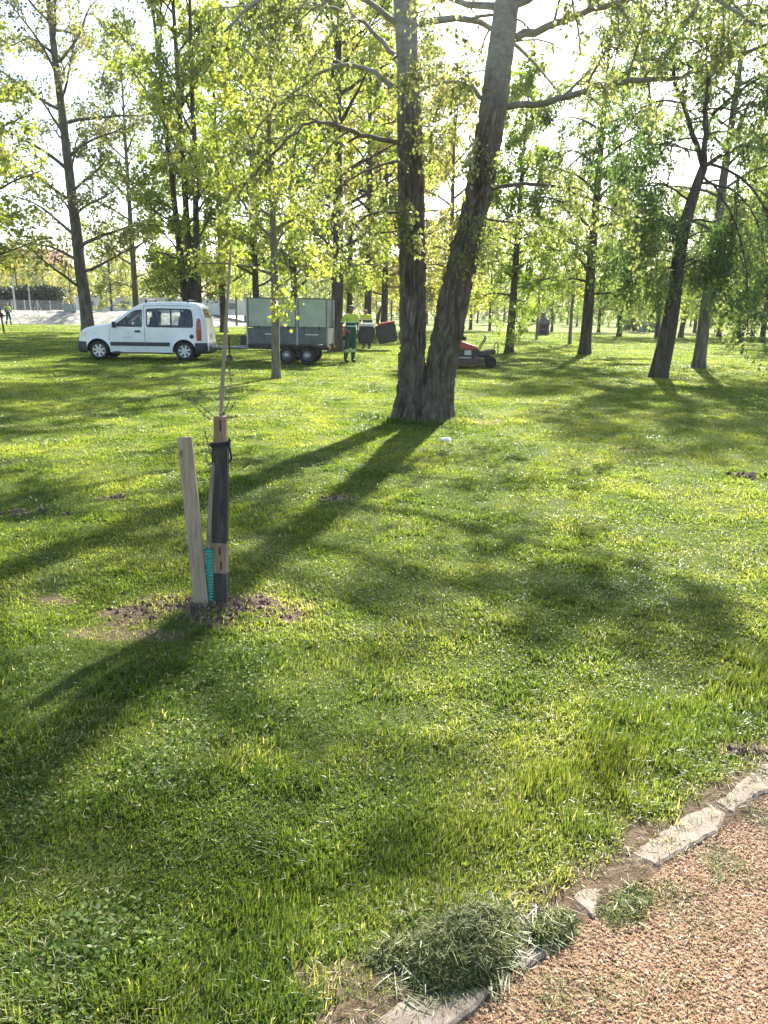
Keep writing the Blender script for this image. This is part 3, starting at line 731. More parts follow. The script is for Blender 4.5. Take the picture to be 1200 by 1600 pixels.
tcn = n.new('ShaderNodeTexCoord'); sp = n.new('ShaderNodeSeparateXYZ'); l.new(tcn.outputs['Object'], sp.inputs[0])
mr = n.new('ShaderNodeMapRange'); mr.inputs['From Min'].default_value = 3.8; mr.inputs['From Max'].default_value = 5.0; l.new(sp.outputs[2], mr.inputs[0])
c = mix_rgb(n, l, mr.outputs[0], ca, cb)
c = mix_rgb(n, l, ramp(n, l, noise_out(n, l, 2.2, 4, .7), [(.56, (0, 0, 0)), (.72, (.6, .6, .6))]), c, (.10, .105, .055, 1))
l.new(c, p.inputs['Base Color'])
bn = n.new('ShaderNodeBump'); bn.inputs['Strength'].default_value = .7; bn.inputs['Distance'].default_value = .012
l.new(noise_out(n, l, 38, 6, .7, stretch=(1, 1, .3), dist=.4), bn.inputs['Height']); l.new(bn.outputs[0], p.inputs['Normal'])
def px_branch(pts, Y1, r0, n2=7, L2=.75, n3=5, L3=.38, droop=.30, r1=None):
    k = len(pts); P = [wp(px, py, YT+(Y1-YT)*(i/(k-1))**1.2) for i, (px, py) in enumerate(pts)]
    P, R = resample(P, np.linspace(r0, r1 or r0*.3, k), k*3); P[1:-1] += main.g.normal(0, .012, (len(P)-2, 3))
    main.tube(P, R, 7); main.branchlets(P, R, n2, L2, n3, L3, droop, t0=.18, ang=1.0)
px_branch([(622, 223), (590, 222), (560, 212), (535, 200), (505, 180), (480, 185), (440, 225), (400, 265), (372, 305)], 10.7, .036, 11, .8)
px_branch([(618, 138), (590, 118), (572, 98), (540, 88), (500, 110), (450, 150), (405, 190), (380, 235)], 12.6, .038, 11, .8)
px_branch([(616, 85), (596, 60), (583, 37), (545, 25), (523, 4), (485, 2), (443, 18), (400, 60)], 11.2, .034, 10, .8)
px_branch([(626, 332), (597, 327), (565, 340), (530, 362)], 11.2, .022, 5, .5)
px_branch([(622, 252), (590, 262), (560, 270), (520, 292), (490, 330)], 12.8, .022, 7, .6)
px_branch([(625, 40), (560, -15), (500, -40), (440, -30), (390, 0), (350, 50)], 10.2, .04, 12, .9)
px_branch([(806, 60), (850, 45), (900, 22), (955, 5), (1010, -14), (1080, -20)], 11.0, .058, 10, .8)
px_branch([(784, 168), (830, 162), (885, 157), (925, 135), (955, 122), (1000, 128), (1050, 126), (1085, 122), (1110, 100), (1160, 80), (1200, 68)], 9.4, .048, 15, .75)
px_branch([(768, 294), (810, 288), (855, 285), (890, 288), (905, 305), (960, 330), (1000, 350)], 11.0, .030, 8, .6)
px_branch([(762, 165), (738, 130), (720, 122), (690, 132), (662, 134), (640, 146)], 12.9, .034, 8, .6)
px_branch([(748, 346), (800, 345), (830, 340), (880, 362)], 12.4, .02, 5, .45)
px_branch([(800, 10), (870, -40), (960, -60), (1060, -40), (1130, 0), (1180, 40)], 9.2, .05, 14, .9)
for (px, py, dx, dy, n2) in ((640, 120, -.25, -1.1, 6), (648, 30, .35, -1.3, 7), (632, 300, -.1, -.55, 4), (640, 355, .05, -.32, 3), (742, 330, .05, -.55, 5), (730, 395, .2, -.4, 4), (760, 230, -.35, -.7, 5), (655, 200, .3, -.7, 5), (770, 120, -.4, -1.0, 6), (725, 340, -.25, .5, 4)):
    q = wp(px, py, YT-.12); PL, RL = main.limb(q, (dx, dy, .15), math.hypot(dx, dy), .012, .004, 6, .10, .35, 5); main.branchlets(PL, RL, n2, .45, 4, .3, .4)
n_in = len(main.tw)
for k in range(34):                                      # the crown overhead, mostly out of view, shaped for its dappled shade
    P, R = ((sP1, sR1), (sP2, sR2))[k % 2]
    zz = 5.2+9.5*((k+main.g.random()*.6)/34)**.95; A = np.array([tuple(q) for q in P]); p0 = np.array([np.interp(zz, A[:, 2], A[:, c]) for c in range(3)]); r = np.interp(zz, A[:, 2], R)
    az = k*2.39996+main.g.normal(0, .3); f = (zz-5.2)/10; e = .25+.6*f
    L = (3.6-2.2*f)*main.g.uniform(.7, 1.2)
    PL, RL = main.limb(p0, (math.cos(az)*math.cos(e), math.sin(az)*math.cos(e), math.sin(e)), L, min(.055, r*.6), .010, 8, .09, .16, 6)
    main.branchlets(PL, RL, 6, 1.05, 4, .48, .28)
main.tw = main.tw[:n_in]+[q for q in main.tw[n_in:] if main.g.random() < .5]
o = empty('poplar_tree', 'big twin stemmed poplar with furrowed bark standing in the middle of the lawn', 'tree', (0, 0, 0))
o.location = (sum((sP1[0]+sP2[0]), 0) if False else (sP1[0].x+sP2[0].x)/2, YT, 0)
off = Vector((-o.location.x, -YT, 0))
for nm, me in (('trunk', main.wood('trunk', bm_)), ('crown', main.crown(lf_olive, per=56, size=.046, wid=.40, spread=.035, droop=.7, fold=True))):
    me.transform(Matrix.Translation(off)); link(nm, me, o)

# ------------------------------------------------------------------ the other trees near enough to tell apart
def G(px, py): return gp(px, py)
T = {}
plant(make_tree(201, 23, .33, bark_g, lf_olive, lean=(-.045, 0), curve=(.0013, 0), t0=.10, n1=40, L1=.20, el=(.35, .95), n2=7, L2=1.3, n3=4, L3=.65, droop=.03, per=26, size=0.109, shape='dome', spread=.12, wid=.42),
      G(139, 527), 'tall straight poplar with thin grey green leaves behind the bonnet of the van', name='poplar_tree')
plant(make_tree(202, 22, .23, bark_d, lf_lime, lean=(-.02, 0), t0=.07, n1=60, L1=.19, el=(.6, 1.15), n2=7, L2=1.2, n3=5, L3=.6, droop=.05, per=38, size=0.117, shape='col', stems=3, spread=.12, wid=.42),
      G(304, 533), 'dark tree of several stems rising behind the rear of the white van', name='poplar_tree')
plant(make_tree(203, 8.5, .095, bark_y, lf_lime, t0=.20, n1=30, L1=.20, el=(.35, 1.0), n2=5, L2=.6, n3=4, L3=.32, droop=.05, per=42, size=0.070, shape='dome', spread=.08, wid=.46, wig=.05),
      G(432, 591), 'slim young tree with bright lime leaves in front of the trailer', name='young_tree')
plant(make_tree(204, 17, .25, bark_d, lf_lime, lean=(.01, 0), t0=.15, n1=40, L1=.21, el=(.4, 1.05), n2=6, L2=1.1, n3=4, L3=.55, droop=.08, per=38, size=0.105, shape='dome', spread=.10, wid=.44),
      G(525, 549), 'dark trunked tree between the trailer and the worker in green trousers', name='maple_tree')
plant(make_tree(205, 18, .20, bark_d, lf_yel, t0=.17, n1=36, L1=.20, el=(.3, 1.0), n2=6, L2=1.1, n3=4, L3=.55, droop=.12, per=34, size=0.109, shape='dome', spread=.12, wid=.42),
      G(574, 533), 'dark tree with yellowish leaves behind the black grass boxes', name='maple_tree')
plant(make_tree(206, 10.5, .17, bark_d, lf_lime, lean=(.02, 0), t0=.18, n1=40, L1=.20, el=(.15, 1.0), n2=6, L2=.8, n3=4, L3=.4, droop=.16, per=54, size=0.085, shape='cone', spread=.08, wid=.46, low=(5, .06, .16, .9)),
      G(795, 551), 'bright lime tree right of the twin poplar, with short side stems low on its trunk', name='maple_tree')
plant(make_tree(207, 12.5, .23, bark_d, lf_wil, t0=.18, n1=36, L1=.24, el=(.2, 1.0), n2=6, L2=1.0, n3=5, L3=.6, droop=.28, per=46, size=0.093, wid=.28, shape='dome', spread=.09, ldroop=1.0),
      G(913, 554), 'stout dark tree with drooping grey green leaves, midway across the right lawn', name='willow_tree')
YW = 20.7
wl = Tree(208)
def wpath(pts, dy=0.0): return [wp(px, py, YW+dy*(k/(len(pts)-1))**1.3) for k, (px, py) in enumerate(pts)]
def wlimb(pts, dy, r0, r1, n2, L2=.85, n3=5, L3=.55, droop=.34, n=7, t0=.15):
    P = wpath(pts, dy); P, R = resample(P, np.linspace(r0, r1, len(P)), len(P)*4); P[1:-1] += wl.g.normal(0, .012, (len(P)-2, 3))
    wl.tube(P, R, n)
    if n2: wl.branchlets(P, R, n2, L2, n3, L3, droop, t0=t0, ang=1.0)
P = wpath([(1026, 600), (1030, 580), (1040, 540), (1051, 482), (1057, 425), (1066, 370), (1080, 312), (1099, 262)]); P, R = resample(P, [.30, .25, .22, .19, .17, .15, .13, .11], 40); wl.tube(P, R, 16, True)
wlimb([(1099, 262), (1082, 205), (1066, 160), (1050, 125), (1047, 60), (1040, -10), (1030, -60)], 1.2, .07, .02, 12)
wlimb([(1099, 262), (1103, 200), (1102, 140), (1118, 70), (1140, 0), (1150, -60)], -.8, .075, .02, 12)
wlimb([(1099, 262), (1125, 238), (1160, 218), (1200, 224), (1240, 270), (1262, 360), (1265, 450)], .3, .06, .012, 14)
wlimb([(1112, 180), (1130, 165), (1155, 140), (1200, 110), (1240, 120), (1265, 180)], -1.2, .05, .012, 11)
wlimb([(1090, 285), (1125, 280), (1160, 300), (1190, 350), (1200, 430), (1198, 500)], -1.0, .035, .008, 14, L3=.6)
wlimb([(1105, 255), (1150, 260), (1190, 300), (1215, 380), (1218, 480), (1212, 545)], -1.6, .04, .008, 16, L3=.6)
wlimb([(1095, 270), (1130, 300), (1158, 360), (1170, 440), (1168, 520)], -2.0, .035, .008, 14, L3=.55)
wlimb([(1072, 345), (1110, 335), (1145, 360), (1165, 420), (1172, 490)], .9, .03, .008, 12)
wlimb([(1068, 360), (1035, 335), (1000, 340), (970, 375), (958, 430)], .8, .03, .008, 11)
wlimb([(1078, 315), (1045, 285), (1010, 280), (985, 310), (975, 360)], -1.4, .03, .008, 11)
wlimb([(1062, 395), (1030, 385), (1005, 400), (985, 440)], -.6, .022, .007, 9, L2=.6)
wlimb([(1060, 410), (1090, 400), (1120, 420), (1135, 470)], -.7, .022, .007, 9, L2=.6)
wlimb([(1066, 160), (1035, 150), (1000, 165), (970, 210), (960, 270)], -.9, .03, .008, 12)
wlimb([(1050, 110), (1010, 80), (975, 95), (945, 150)], .9, .03, .008, 11)
for k in range(24):                                      # the rest of the crown, all round the stems
    if k < 12: px, py = 1062+wl.g.uniform(-6, 6), wl.g.uniform(330, 440)
    else: px, py = wl.g.choice([1085, 1102, 1120])+wl.g.uniform(-8, 8), wl.g.uniform(60, 250)
    q = wp(px, py, YW); az = wl.g.uniform(0, 2*PI); e = wl.g.uniform(.1, .8); L = wl.g.uniform(.9, 1.4) if k < 12 else wl.g.uniform(1.6, 2.6)
    PL, RL = wl.limb(q, (math.cos(az)*math.cos(e), math.sin(az)*math.cos(e), math.sin(e)), L, .026, .006, 7, .10, .24, 6); wl.branchlets(PL, RL, 7, .8, 5, .5, .34)
for k in range(9):                                      # tufts of shoots low on the stem
    q = wp(1054+wl.g.uniform(-8, 8), wl.g.uniform(405, 470), YW); az = wl.g.uniform(0, 2*PI); PL, RL = wl.limb(q, (math.cos(az), math.sin(az), .5), wl.g.uniform(.4, .8), .012, .004, 5, .15, .3, 4); wl.branchlets(PL, RL, 4, .4, 3, .3, .35)
q = G(1028, 592); o = empty('willow_tree', 'leaning black trunked willow that forks high up, at the right of the lawn', 'tree', (q[0], YW, gh(q[0], YW))); off = Vector((-q[0], -YW, -o.location.z))
for nm, me in (('trunk', wl.wood('trunk', bark_d)), ('crown', wl.crown(lf_dwil, per=37, size=0.076, wid=.28, spread=.07, droop=1.0))):
    me.transform(Matrix.Translation(off)); link(nm, me, o)
plant(make_tree(209, 12, .19, bark_g, lf_wil, limbr=.010, lean=(.02, 0), t0=.17, n1=36, L1=.26, el=(.1, 1.0), n2=6, L2=.9, n3=5, L3=.5, droop=.24, per=46, size=0.078, wid=.28, shape='dome', spread=.08, ldroop=.9),
      G(1091, 575), 'pale trunked tree standing just right of the leaning willow', name='willow_tree')

# ------------------------------------------------------------------ trees further off: a few kinds, copied
kinds = {
    'lime': make_tree(301, 15, .19, bark_d, lf_lime, t0=.16, n1=30, L1=.22, el=(.3, 1.05), n2=6, L2=1.2, n3=4, L3=.6, droop=.10, per=30, size=0.132, shape='dome', spread=.12, wid=.44),
    'gold': make_tree(302, 15, .22, bark_d, lf_yel, t0=.14, n1=30, L1=.24, el=(.1, 1.0), n2=6, L2=1.2, n3=4, L3=.6, droop=.16, per=29, size=0.132, shape='dome', spread=.12, wid=.44),
    'wil': make_tree(303, 13, .21, bark_d, lf_wil, t0=.16, n1=30, L1=.27, el=(.1, 1.0), n2=6, L2=1.2, n3=4, L3=.8, droop=.28, per=34, size=0.124, shape='dome', spread=.13, wid=.30, ldroop=1),
    'olive': make_tree(304, 17, .22, bark_g, lf_olive, t0=.16, n1=32, L1=.21, el=(.4, 1.0), n2=6, L2=1.2, n3=4, L3=.6, droop=.06, per=27, size=0.132, shape='dome', spread=.13, wid=.44),
    'slim': make_tree(305, 8, .08, bark_y, lf_lime, t0=.24, n1=20, L1=.20, el=(.4, 1.0), n2=5, L2=.7, n3=3, L3=.4, droop=.06, per=35, size=0.102, shape='dome', spread=.09, wid=.44),
    'lean': make_tree(306, 11, .21, bark_d, lf_wil, lean=(.10, .02), t0=.2, n1=24, L1=.28, el=(.1, 1.0), n2=6, L2=1.1, n3=4, L3=.7, droop=.22, per=34, size=0.124, shape='dome', spread=.13, wid=.32, ldroop=1),
}
KN_ = {'lime': 'maple_tree', 'gold': 'maple_tree', 'wil': 'willow_tree', 'olive': 'poplar_tree', 'slim': 'young_tree', 'lean': 'willow_tree'}
rr = random.Random(5)
far = [  # px, base py, kind, scale, label
    (890, 538, 'slim', 1.05, 'thin trunked young tree just left of the stout grey green willow'),
    (838, 531, 'slim', .85, 'very thin sapling tree beside the stone barbecue'),
    (967, 526, 'wil', .85, 'straight dark tree seen behind and right of the stout grey green willow'),
    (735, 515, 'lime', .8, 'short trunked pale lime tree far behind the red mower'),
    (1026, 527, 'wil', .78, 'dim trunk standing far behind the leaning willow'),
    (1063, 527, 'lean', .9, 'tilted trunk in the gap between leaning willow and pale trunk'),
    (1123, 526, 'wil', .85, 'dark trunk just right of the pale trunked tree, far off'),
    (1150, 527, 'lean', -.9, 'tilted dark trunk under the hanging willow leaves at the right edge'),
    (1175, 525, 'lime', .85, 'thick far trunk close to the right edge of the picture'),
    (383, 507, 'slim', 1.2, 'thin far tree with pale stem between the van and the trailer'),
    (370, 510, 'slim', 1.1, 'thin far tree right behind the drawbar of the trailer'),
    (176, 505, 'gold', .62, 'tilted short trunk on the bank above the van bonnet'),
    (462, 530, 'lime', 1.1, 'lime leaved tree rising directly behind the trailer'),
    (600, 523, 'gold', 1.15, 'golden leaved tree behind the tilted black box, left of the twin poplar'),
    (402, 523, 'lime', 1.15, 'tall lime tree behind the front end of the trailer'),
    (700, 524, 'gold', 1.1, 'golden tree seen in the fork of the twin poplar'),
    (350, 520, 'lime', 1.2, 'tall light green tree between van and trailer, further back'),
    (545, 519, 'lime', 1.25, 'pale green tree high above the two workers'),
    (648, 518, 'gold', 1.3, 'yellow green tree hidden behind the left stem of the twin poplar'),
    (-15, 532, 'lime', 1.0, 'lime tree whose crown reaches in at the left edge of the picture'),
    (215, 518, 'olive', 1.0, 'grey green tree behind the cab of the white van'),
    (862, 518, 'wil', .62, 'low grey green tree behind the stone barbecue'),
    (1000, 517, 'lime', .72, 'low light green tree left of the leaning willow, far off'),
    (1085, 520, 'wil', .8, 'hazy tree directly behind the pale trunked willow'),
    (1215, 545, 'wil', .95, 'willow at the right edge with its trunk outside the picture'),
    (1190, 535, 'lime', .9, 'light green tree behind the hanging willow leaves at the right edge'),
    (935, 519, 'wil', .68, 'low hazy tree right behind the stout grey green willow'),
    (765, 517, 'lime', .62, 'low lime tree left of the tree with low side stems'),
]
used = set()
for px, py, k, sc, lab in far:
    me = kinds[k]; x, y = G(px, py)
    o = plant(me, (x, y), lab, rz=rr.uniform(0, 6.28) if k != 'lean' else (0 if sc > 0 else .4), sc=abs(sc)*rr.uniform(.97, 1.03), name=KN_[k], group='trees further back in the park')
# low golden trees on the bank behind the fence
for px, H, lab in ((30, .50, 'low golden tree behind the wire fence, nearest the left edge'), (72, .46, 'low golden tree behind the wire fence, in front of the dark hedge'), (112, .44, 'low golden tree behind the green cabinet'), (200, .44, 'low golden tree above the roof of the van'), (255, .46, 'low golden tree behind the dark tree of several stems')):
    q = wp(px, 488, 92); plant(kinds['gold'], (q.x, 92, 1.0), lab, rz=px, sc=H, group='golden trees on the bank', name='maple_tree')
# the far row that closes the park
for k in range(44):
    px = 395+k*19.5+rr.uniform(-7, 7); Y = rr.uniform(98, 150)
    q = wp(px, 495, Y); kk = rr.choice(['wil', 'lime', 'wil', 'olive', 'gold'])
    plant(kinds[kk], (q.x, Y), 'small hazy tree in the far row closing off the park', rz=rr.uniform(0, 6), sc=rr.uniform(.50, .74), group='far row of trees', name='distant_tree')
for k in range(12):
    px = -40+k*36+rr.uniform(-9, 9); Y = rr.uniform(125, 160)
    q = wp(px, 480, Y); kk = rr.choice(['gold', 'olive', 'gold', 'lime'])
    plant(kinds[kk], (q.x, Y, 1.0), 'small hazy tree on the rise beyond the wire fence', rz=rr.uniform(0, 6), sc=rr.uniform(.55, .75), group='trees beyond the fence', name='distant_tree')

# the wood beyond, one green mass
g = np.random.default_rng(91); N = 60000
a = g.uniform(-.75, .62, N); rr2 = 168+g.normal(0, 6, N); x = rr2*np.sin(a); y = rr2*np.cos(a)
top = 5.5+6.5*fbm(a*40, a*0+3, 4, 92); z = top*g.random(N)**.75*1.02+.3
d = g.normal(0, 1, (N, 3)); d /= np.linalg.norm(d, axis=1)[:, None]; u = np.cross(d, g.normal(0, 1, (N, 3))); u /= np.linalg.norm(u, axis=1)[:, None]
s_ = g.uniform(.35, .8, N)[:, None]; c = np.stack([x, y, z], 1); V = np.stack([c, c+d*s_*.5+u*s_*.36, c+d*s_, c+d*s_*.5-u*s_*.36], 1).reshape(-1, 3)
vv = np.clip(.5+1.4*(fbm(a*90, z*.3, 3, 93)-.5)+g.normal(0, .12, N), 0, 1)
tag(link('far_wood', mesh_np('far_wood', V, np.arange(N)[:, None]*4+np.array([0, 1, 2, 3]), mats=[lf_wil], attrs={'v': vv})), kind='stuff', label='far wood closing the view beyond the park')

# ------------------------------------------------------------------ object materials
white_p = surf('van_white', (.74, .75, .75), (.82, .83, .83), rough=.32, scale=2, coat=.5)
dark_pl = surf('dark_plastic', (.022, .023, .025), (.04, .041, .043), rough=.55, scale=12)
black_m = surf('black_rubber', (.012, .012, .012), (.026, .024, .022), rough=.8, scale=20)
grey_m = surf('galvanised', (.22, .23, .24), (.36, .37, .38), rough=.45, metal=.6, scale=9)
alu = surf('grey_side_board', (.075, .08, .085), (.125, .13, .135), rough=.5, metal=.2, scale=5)
silver = surf('wheel_silver', (.45, .46, .47), (.6, .61, .62), rough=.35, metal=.7, scale=10)
chass = surf('black_steel', (.018, .018, .018), (.045, .042, .04), rough=.6, scale=10)
panel_m = surf('pale_panel', (.30, .34, .27), (.39, .43, .35), rough=.6, scale=3)
red_l = surf('lamp_red', (.32, .012, .012), (.42, .02, .018), rough=.25, scale=8, coat=.6)
white_l = surf('lamp_clear', (.55, .58, .6), (.75, .77, .78), rough=.15, scale=20, coat=.8)
orange_p = surf('orange_paint', (.42, .09, .03), (.52, .13, .045), rough=.4, scale=6, coat=.3)
red_p = surf('red_paint', (.30, .022, .018), (.40, .04, .03), rough=.4, scale=6, coat=.3)
fab_d = surf('seat_cloth', (.02, .022, .028), (.05, .052, .06), rough=.9, scale=30)
glass = bpy.data.materials.new('tinted_glass'); n, l, p = nodes(glass)
tr = n.new('ShaderNodeBsdfTransparent'); tr.inputs[0].default_value = (.74, .79, .77, 1)
gl = n.new('ShaderNodeBsdfGlossy'); gl.inputs['Roughness'].default_value = .03; gl.inputs[0].default_value = (.9, .95, 1, 1)
fr = n.new('ShaderNodeFresnel'); fr.inputs[0].default_value = 1.5; mx = n.new('ShaderNodeMixShader')
l.new(fr.outputs[0], mx.inputs[0]); l.new(tr.outputs[0], mx.inputs[1]); l.new(gl.outputs[0], mx.inputs[2]); l.new(mx.outputs[0], n['Material Output'].inputs['Surface'])

# ------------------------------------------------------------------ the van (front at x=0, near side y<0)
def arc(cx, cz, r, a0, a1, k): return [(cx+r*math.cos(a0+(a1-a0)*i/k), cz+r*math.sin(a0+(a1-a0)*i/k)) for i in range(k+1)]
def rounded(poly, r, k=4):
    out = []; n_ = len(poly)
    for i in range(n_):
        p0, p1, p2 = Vector(poly[i-1]), Vector(poly[i]), Vector(poly[(i+1) % n_])
        a, b = (p0-p1), (p2-p1); rr_ = min(r, a.length*.45, b.length*.45); a = p1+a.normalized()*rr_; b = p1+b.normalized()*rr_
        for q in range(k+1):
            t = q/k; out.append(tuple(a*(1-t)**2+p1*2*t*(1-t)+b*t*t))
    return out
FWX, RWX, WZ, WR, ARCH = .66, 3.27, .30, .30, .355
def build_van():
    root = empty('parked_van', 'white people carrier van with dark side windows parked on the grass', 'van')
    HW = .82
    def hw(x, z):                                     # half width: tumblehome above the belt, rounded nose and tail in plan
        w = HW-.115*smooth(.92, 1.75, z)-.035*(1-smooth(.2, .5, z))
        w -= .20*(1-smooth(0, .55, x))**2 + .05*smooth(3.7, 4.04, x)
        return float(w)
    top = [(.035, .26), (.0, .36), (.005, .52), (.03, .66), (.075, .80), (.16, .90), (.33, .975), (.62, 1.045), (.95, 1.09), (1.10, 1.125), (1.30, 1.27), (1.52, 1.43), (1.72, 1.565), (1.90, 1.665), (2.10, 1.725), (2.5, 1.765), (3.0, 1.775), (3.4, 1.765), (3.66, 1.735), (3.78, 1.68), (3.85, 1.58), (3.92, 1.3), (3.965, 1.0), (3.99, .78), (4.0, .60), (4.03, .52), (4.035, .40), (4.01, .27)]
    A = [Vector(q) for q in top]
    S_ = []                                            # the same line drawn in by the edge radius
    for i, q in enumerate(A):
        t = (A[min(i+1, len(A)-1)]-A[max(i-1, 0)]).normalized(); nrm = Vector((t.y, -t.x))
        r = .075 if 2 < i < len(A)-4 else .05
        S_.append(q+nrm*r)
    arch_r = arc(RWX, WZ, ARCH, R_(-8), R_(188), 18); arch_f = arc(FWX, WZ, ARCH, R_(-8), R_(188), 18)
    bottom = arch_r + arch_f
    outline = [tuple(q) for q in S_] + [(RWX+.42, .25)] + bottom + [(FWX-.42, .25)]
    wins = {'front_window': rounded([(1.27, 1.115), (1.40, 1.20), (1.74, 1.46), (1.83, 1.50), (2.02, 1.525), (2.01, 1.02), (1.27, 1.03)], .035),
            'rear_window': rounded([(2.16, 1.545), (2.5, 1.565), (3.40, 1.56), (3.52, 1.53), (3.56, 1.25), (3.56, 1.02), (2.16, 1.02)], .06)}
    body = bmesh.new()
    def side2d():
        b = bmesh.new(); es = []
        for loop in [outline]+list(wins.values()):
            vs = [b.verts.new((x, 0, z)) for x, z in loop]
            es += [b.edges.new((vs[k], vs[(k+1) % len(vs)])) for k in range(len(vs))]
        bmesh.ops.triangle_fill(b, use_beauty=True, edges=es)
        for z in (.45, .62, .8, .95, 1.1, 1.3, 1.5, 1.62):
            bmesh.ops.bisect_plane(b, geom=b.verts[:]+b.edges[:]+b.faces[:], plane_co=(0, 0, z), plane_no=(0, 0, 1))
        for x in (.1, .2, .32, .48, .8, 1.1, 3.75, 3.88):
            bmesh.ops.bisect_plane(b, geom=b.verts[:]+b.edges[:]+b.faces[:], plane_co=(x, 0, 0), plane_no=(1, 0, 0))
        return b
    for sgn in (-1, 1):
        b = side2d(); mp = {}
        for v in b.verts:
            x, z = v.co.x, v.co.z; y = hw(x, z)
            # flared wheel arches
            for wx in (FWX, RWX):
                d = math.hypot(x-wx, z-WZ); y += .022*math.exp(-((d-ARCH)/.07)**2)
            mp[v] = body.verts.new((x, sgn*y, z))
        for f in b.faces: body.faces.new([mp[v] for v in f.verts])
        b.free()
    # skin over nose, bonnet, roof and tail; rows = points of the line, columns across the width
    prof = [(math.sin(a), 1-math.cos(a)) for a in np.linspace(0, PI/2, 6)]
    rows = []
    for i, q in enumerate(A):
        s = S_[i]; w = hw(q.x, q.y); r = (q-s).length; d = (q-s)
        half = [((s+d*sn), w-r*cs) for sn, cs in prof]
        wi = half[-1][1]
        line = [(pt, -y) for pt, y in half]+[(q+d.normalized()*.018*(1-(t*t)), wi*t) for t in (-.8, -.5, -.2, .2, .5, .8)]+[(pt, y) for pt, y in half[::-1]]
        rows.append(line)
    grid = [[body.verts.new((pt.x, y, pt.y)) for pt, y in line] for line in rows]
    gb = bmesh.new(); gcache = {}
    ncol = len(grid[0])
    scr = MB(); rscr = MB()
    for i in range(len(grid)-1):
        for j in range(ncol-1):
            q = (grid[i][j], grid[i][j+1], grid[i+1][j+1], grid[i+1][j])
            tgt = None
            if 9 <= i <= 12 and 4 <= j <= ncol-6: tgt = scr
            if 20 <= i <= 20 and 4 <= j <= ncol-6: tgt = rscr
            if tgt is None: body.faces.new(q)
            else: tgt.face([tgt.bm.verts.new(v.co) for v in q])
    bmesh.ops.remove_doubles(body, verts=body.verts[:], dist=.0008)
    bmesh.ops.recalc_face_normals(body, faces=body.faces[:])
    for f in body.faces: f.smooth = True
    for e in body.edges:
        if len(e.link_faces) == 2 and e.calc_face_angle(0) > R_(38): e.smooth = False
    me = bpy.data.meshes.new('body'); body.to_mesh(me); body.free(); me.materials.append(white_p); bo = link('body', me, root)
    for t_, nm in ((scr, 'windscreen'), (rscr, 'rear_screen')):
        bmesh.ops.remove_doubles(t_.bm, verts=t_.bm.verts[:], dist=.001); t_.build(nm, glass, root, smooth_=True)
    # side glass and its black surrounds
    for sgn in (-1, 1):
        for nm, loop in wins.items():
            m = MB(); vs = [m.bm.verts.new((x, sgn*(hw(x, z)-.012), z)) for x, z in loop]; m.face(vs)
            wo = m.build(nm, glass, root)
            m = MB(); n_ = len(loop); cx = sum(q[0] for q in loop)/n_; cz = sum(q[1] for q in loop)/n_
            ins = []; outs = []
            for k in range(n_):
                t = (Vector(loop[(k+1) % n_])-Vector(loop[k-1])).normalized(); nr = Vector((t.y, -t.x)); c = Vector(loop[k])
                if (c+nr*.01-Vector((cx, cz))).length < (c-Vector((cx, cz))).length: nr = -nr
                for lst, q in ((outs, c+nr*.012), (ins, c-nr*.026)): lst.append(m.bm.verts.new((q.x, sgn*(hw(q.x, q.y)+.005), q.y)))
            for k in range(n_): m.face([outs[k], outs[(k+1) % n_], ins[(k+1) % n_], ins[k]])
            if nm == 'rear_window': m.box((2.9, sgn*(hw(2.9, 1.29)-.002), 1.29), (.05, .012, .52), rot=Matrix.Rotation(sgn*.14, 3, 'X'))
            else: m.box((1.56, sgn*(hw(1.56, 1.19)-.004), 1.19), (.04, .012, .30), rot=Matrix.Rotation(sgn*.12, 3, 'X'))
            m.build('window_frame', dark_pl, wo)
        # doors: seams as thin dark grooves standing just proud
        m = MB()
        for line in ([(1.13, 1.10), (1.02, .85), (1.02, .45), (1.06, .28)], [(2.085, 1.66), (2.09, 1.0), (2.09, .5), (2.09, .27)], [(2.09, 1.64), (2.6, 1.665), (3.5, 1.65)], [(1.06, .28), (2.09, .27), (2.86, .27)]):
            m.tube([(x, sgn*(hw(x, z)+.0005), z) for x, z in line], .006, 5)
        m.build('door_seam', dark_pl, root)
        m = MB(); m.box((1.88, sgn*(hw(1.88, .88)+.012), .88), (.17, .035, .062), bev=.012); m.build('door_handle', dark_pl, root)
        if sgn < 0: m = MB(); m.lathe([(0, -.012), (.066, -.012), (.070, 0), (.055, .006), (0, .008)], (3.52, -hw(3.52, .74)-.004, .74), 'Y', 20); m.build('fuel_cap', dark_pl, root)
        m = MB()
        for x0, x1 in ((1.035, 2.078), (2.10, 2.84)): m.box(((x0+x1)/2, sgn*(hw(1.9, .5)+.008), .50), (x1-x0, .03, .115), bev=.01)
        m.build('rubbing_strip', dark_pl, root)
        m = MB(); m.box((1.20, sgn*(HW+.085), 1.075), (.10, .15, .19), bev=.035); m.box((1.23, sgn*(HW+.01), 1.04), (.06, .08, .05)); m.build('wing_mirror', dark_pl, root)
        m = MB(); pts = [(3.66, .62), (3.79, .62), (3.80, 1.0), (3.775, 1.27), (3.70, 1.30), (3.665, 1.1)]
        zs = np.linspace(.62, 1.29, 12); rg = []
        for z in zs:
            x0 = np.interp(z, [.62, 1.1, 1.29], [3.66, 3.665, 3.70]); x1 = np.interp(z, [.62, 1.0, 1.27, 1.29], [3.80, 3.81, 3.785, 3.76])
            rg.append([Vector((x, sgn*(hw(x, z)+o_), z)) for x, o_ in ((x0, -.03), (x0, .014), ((x0+x1)/2, .018), (x1, .016), (x1+.03, -.03))])
        m.loft(rg); m.build('tail_lamp', red_l, root)
        m = MB(); pts = [(.05, .70), (.10, .84), (.30, .90), (.36, .84), (.26, .72)]
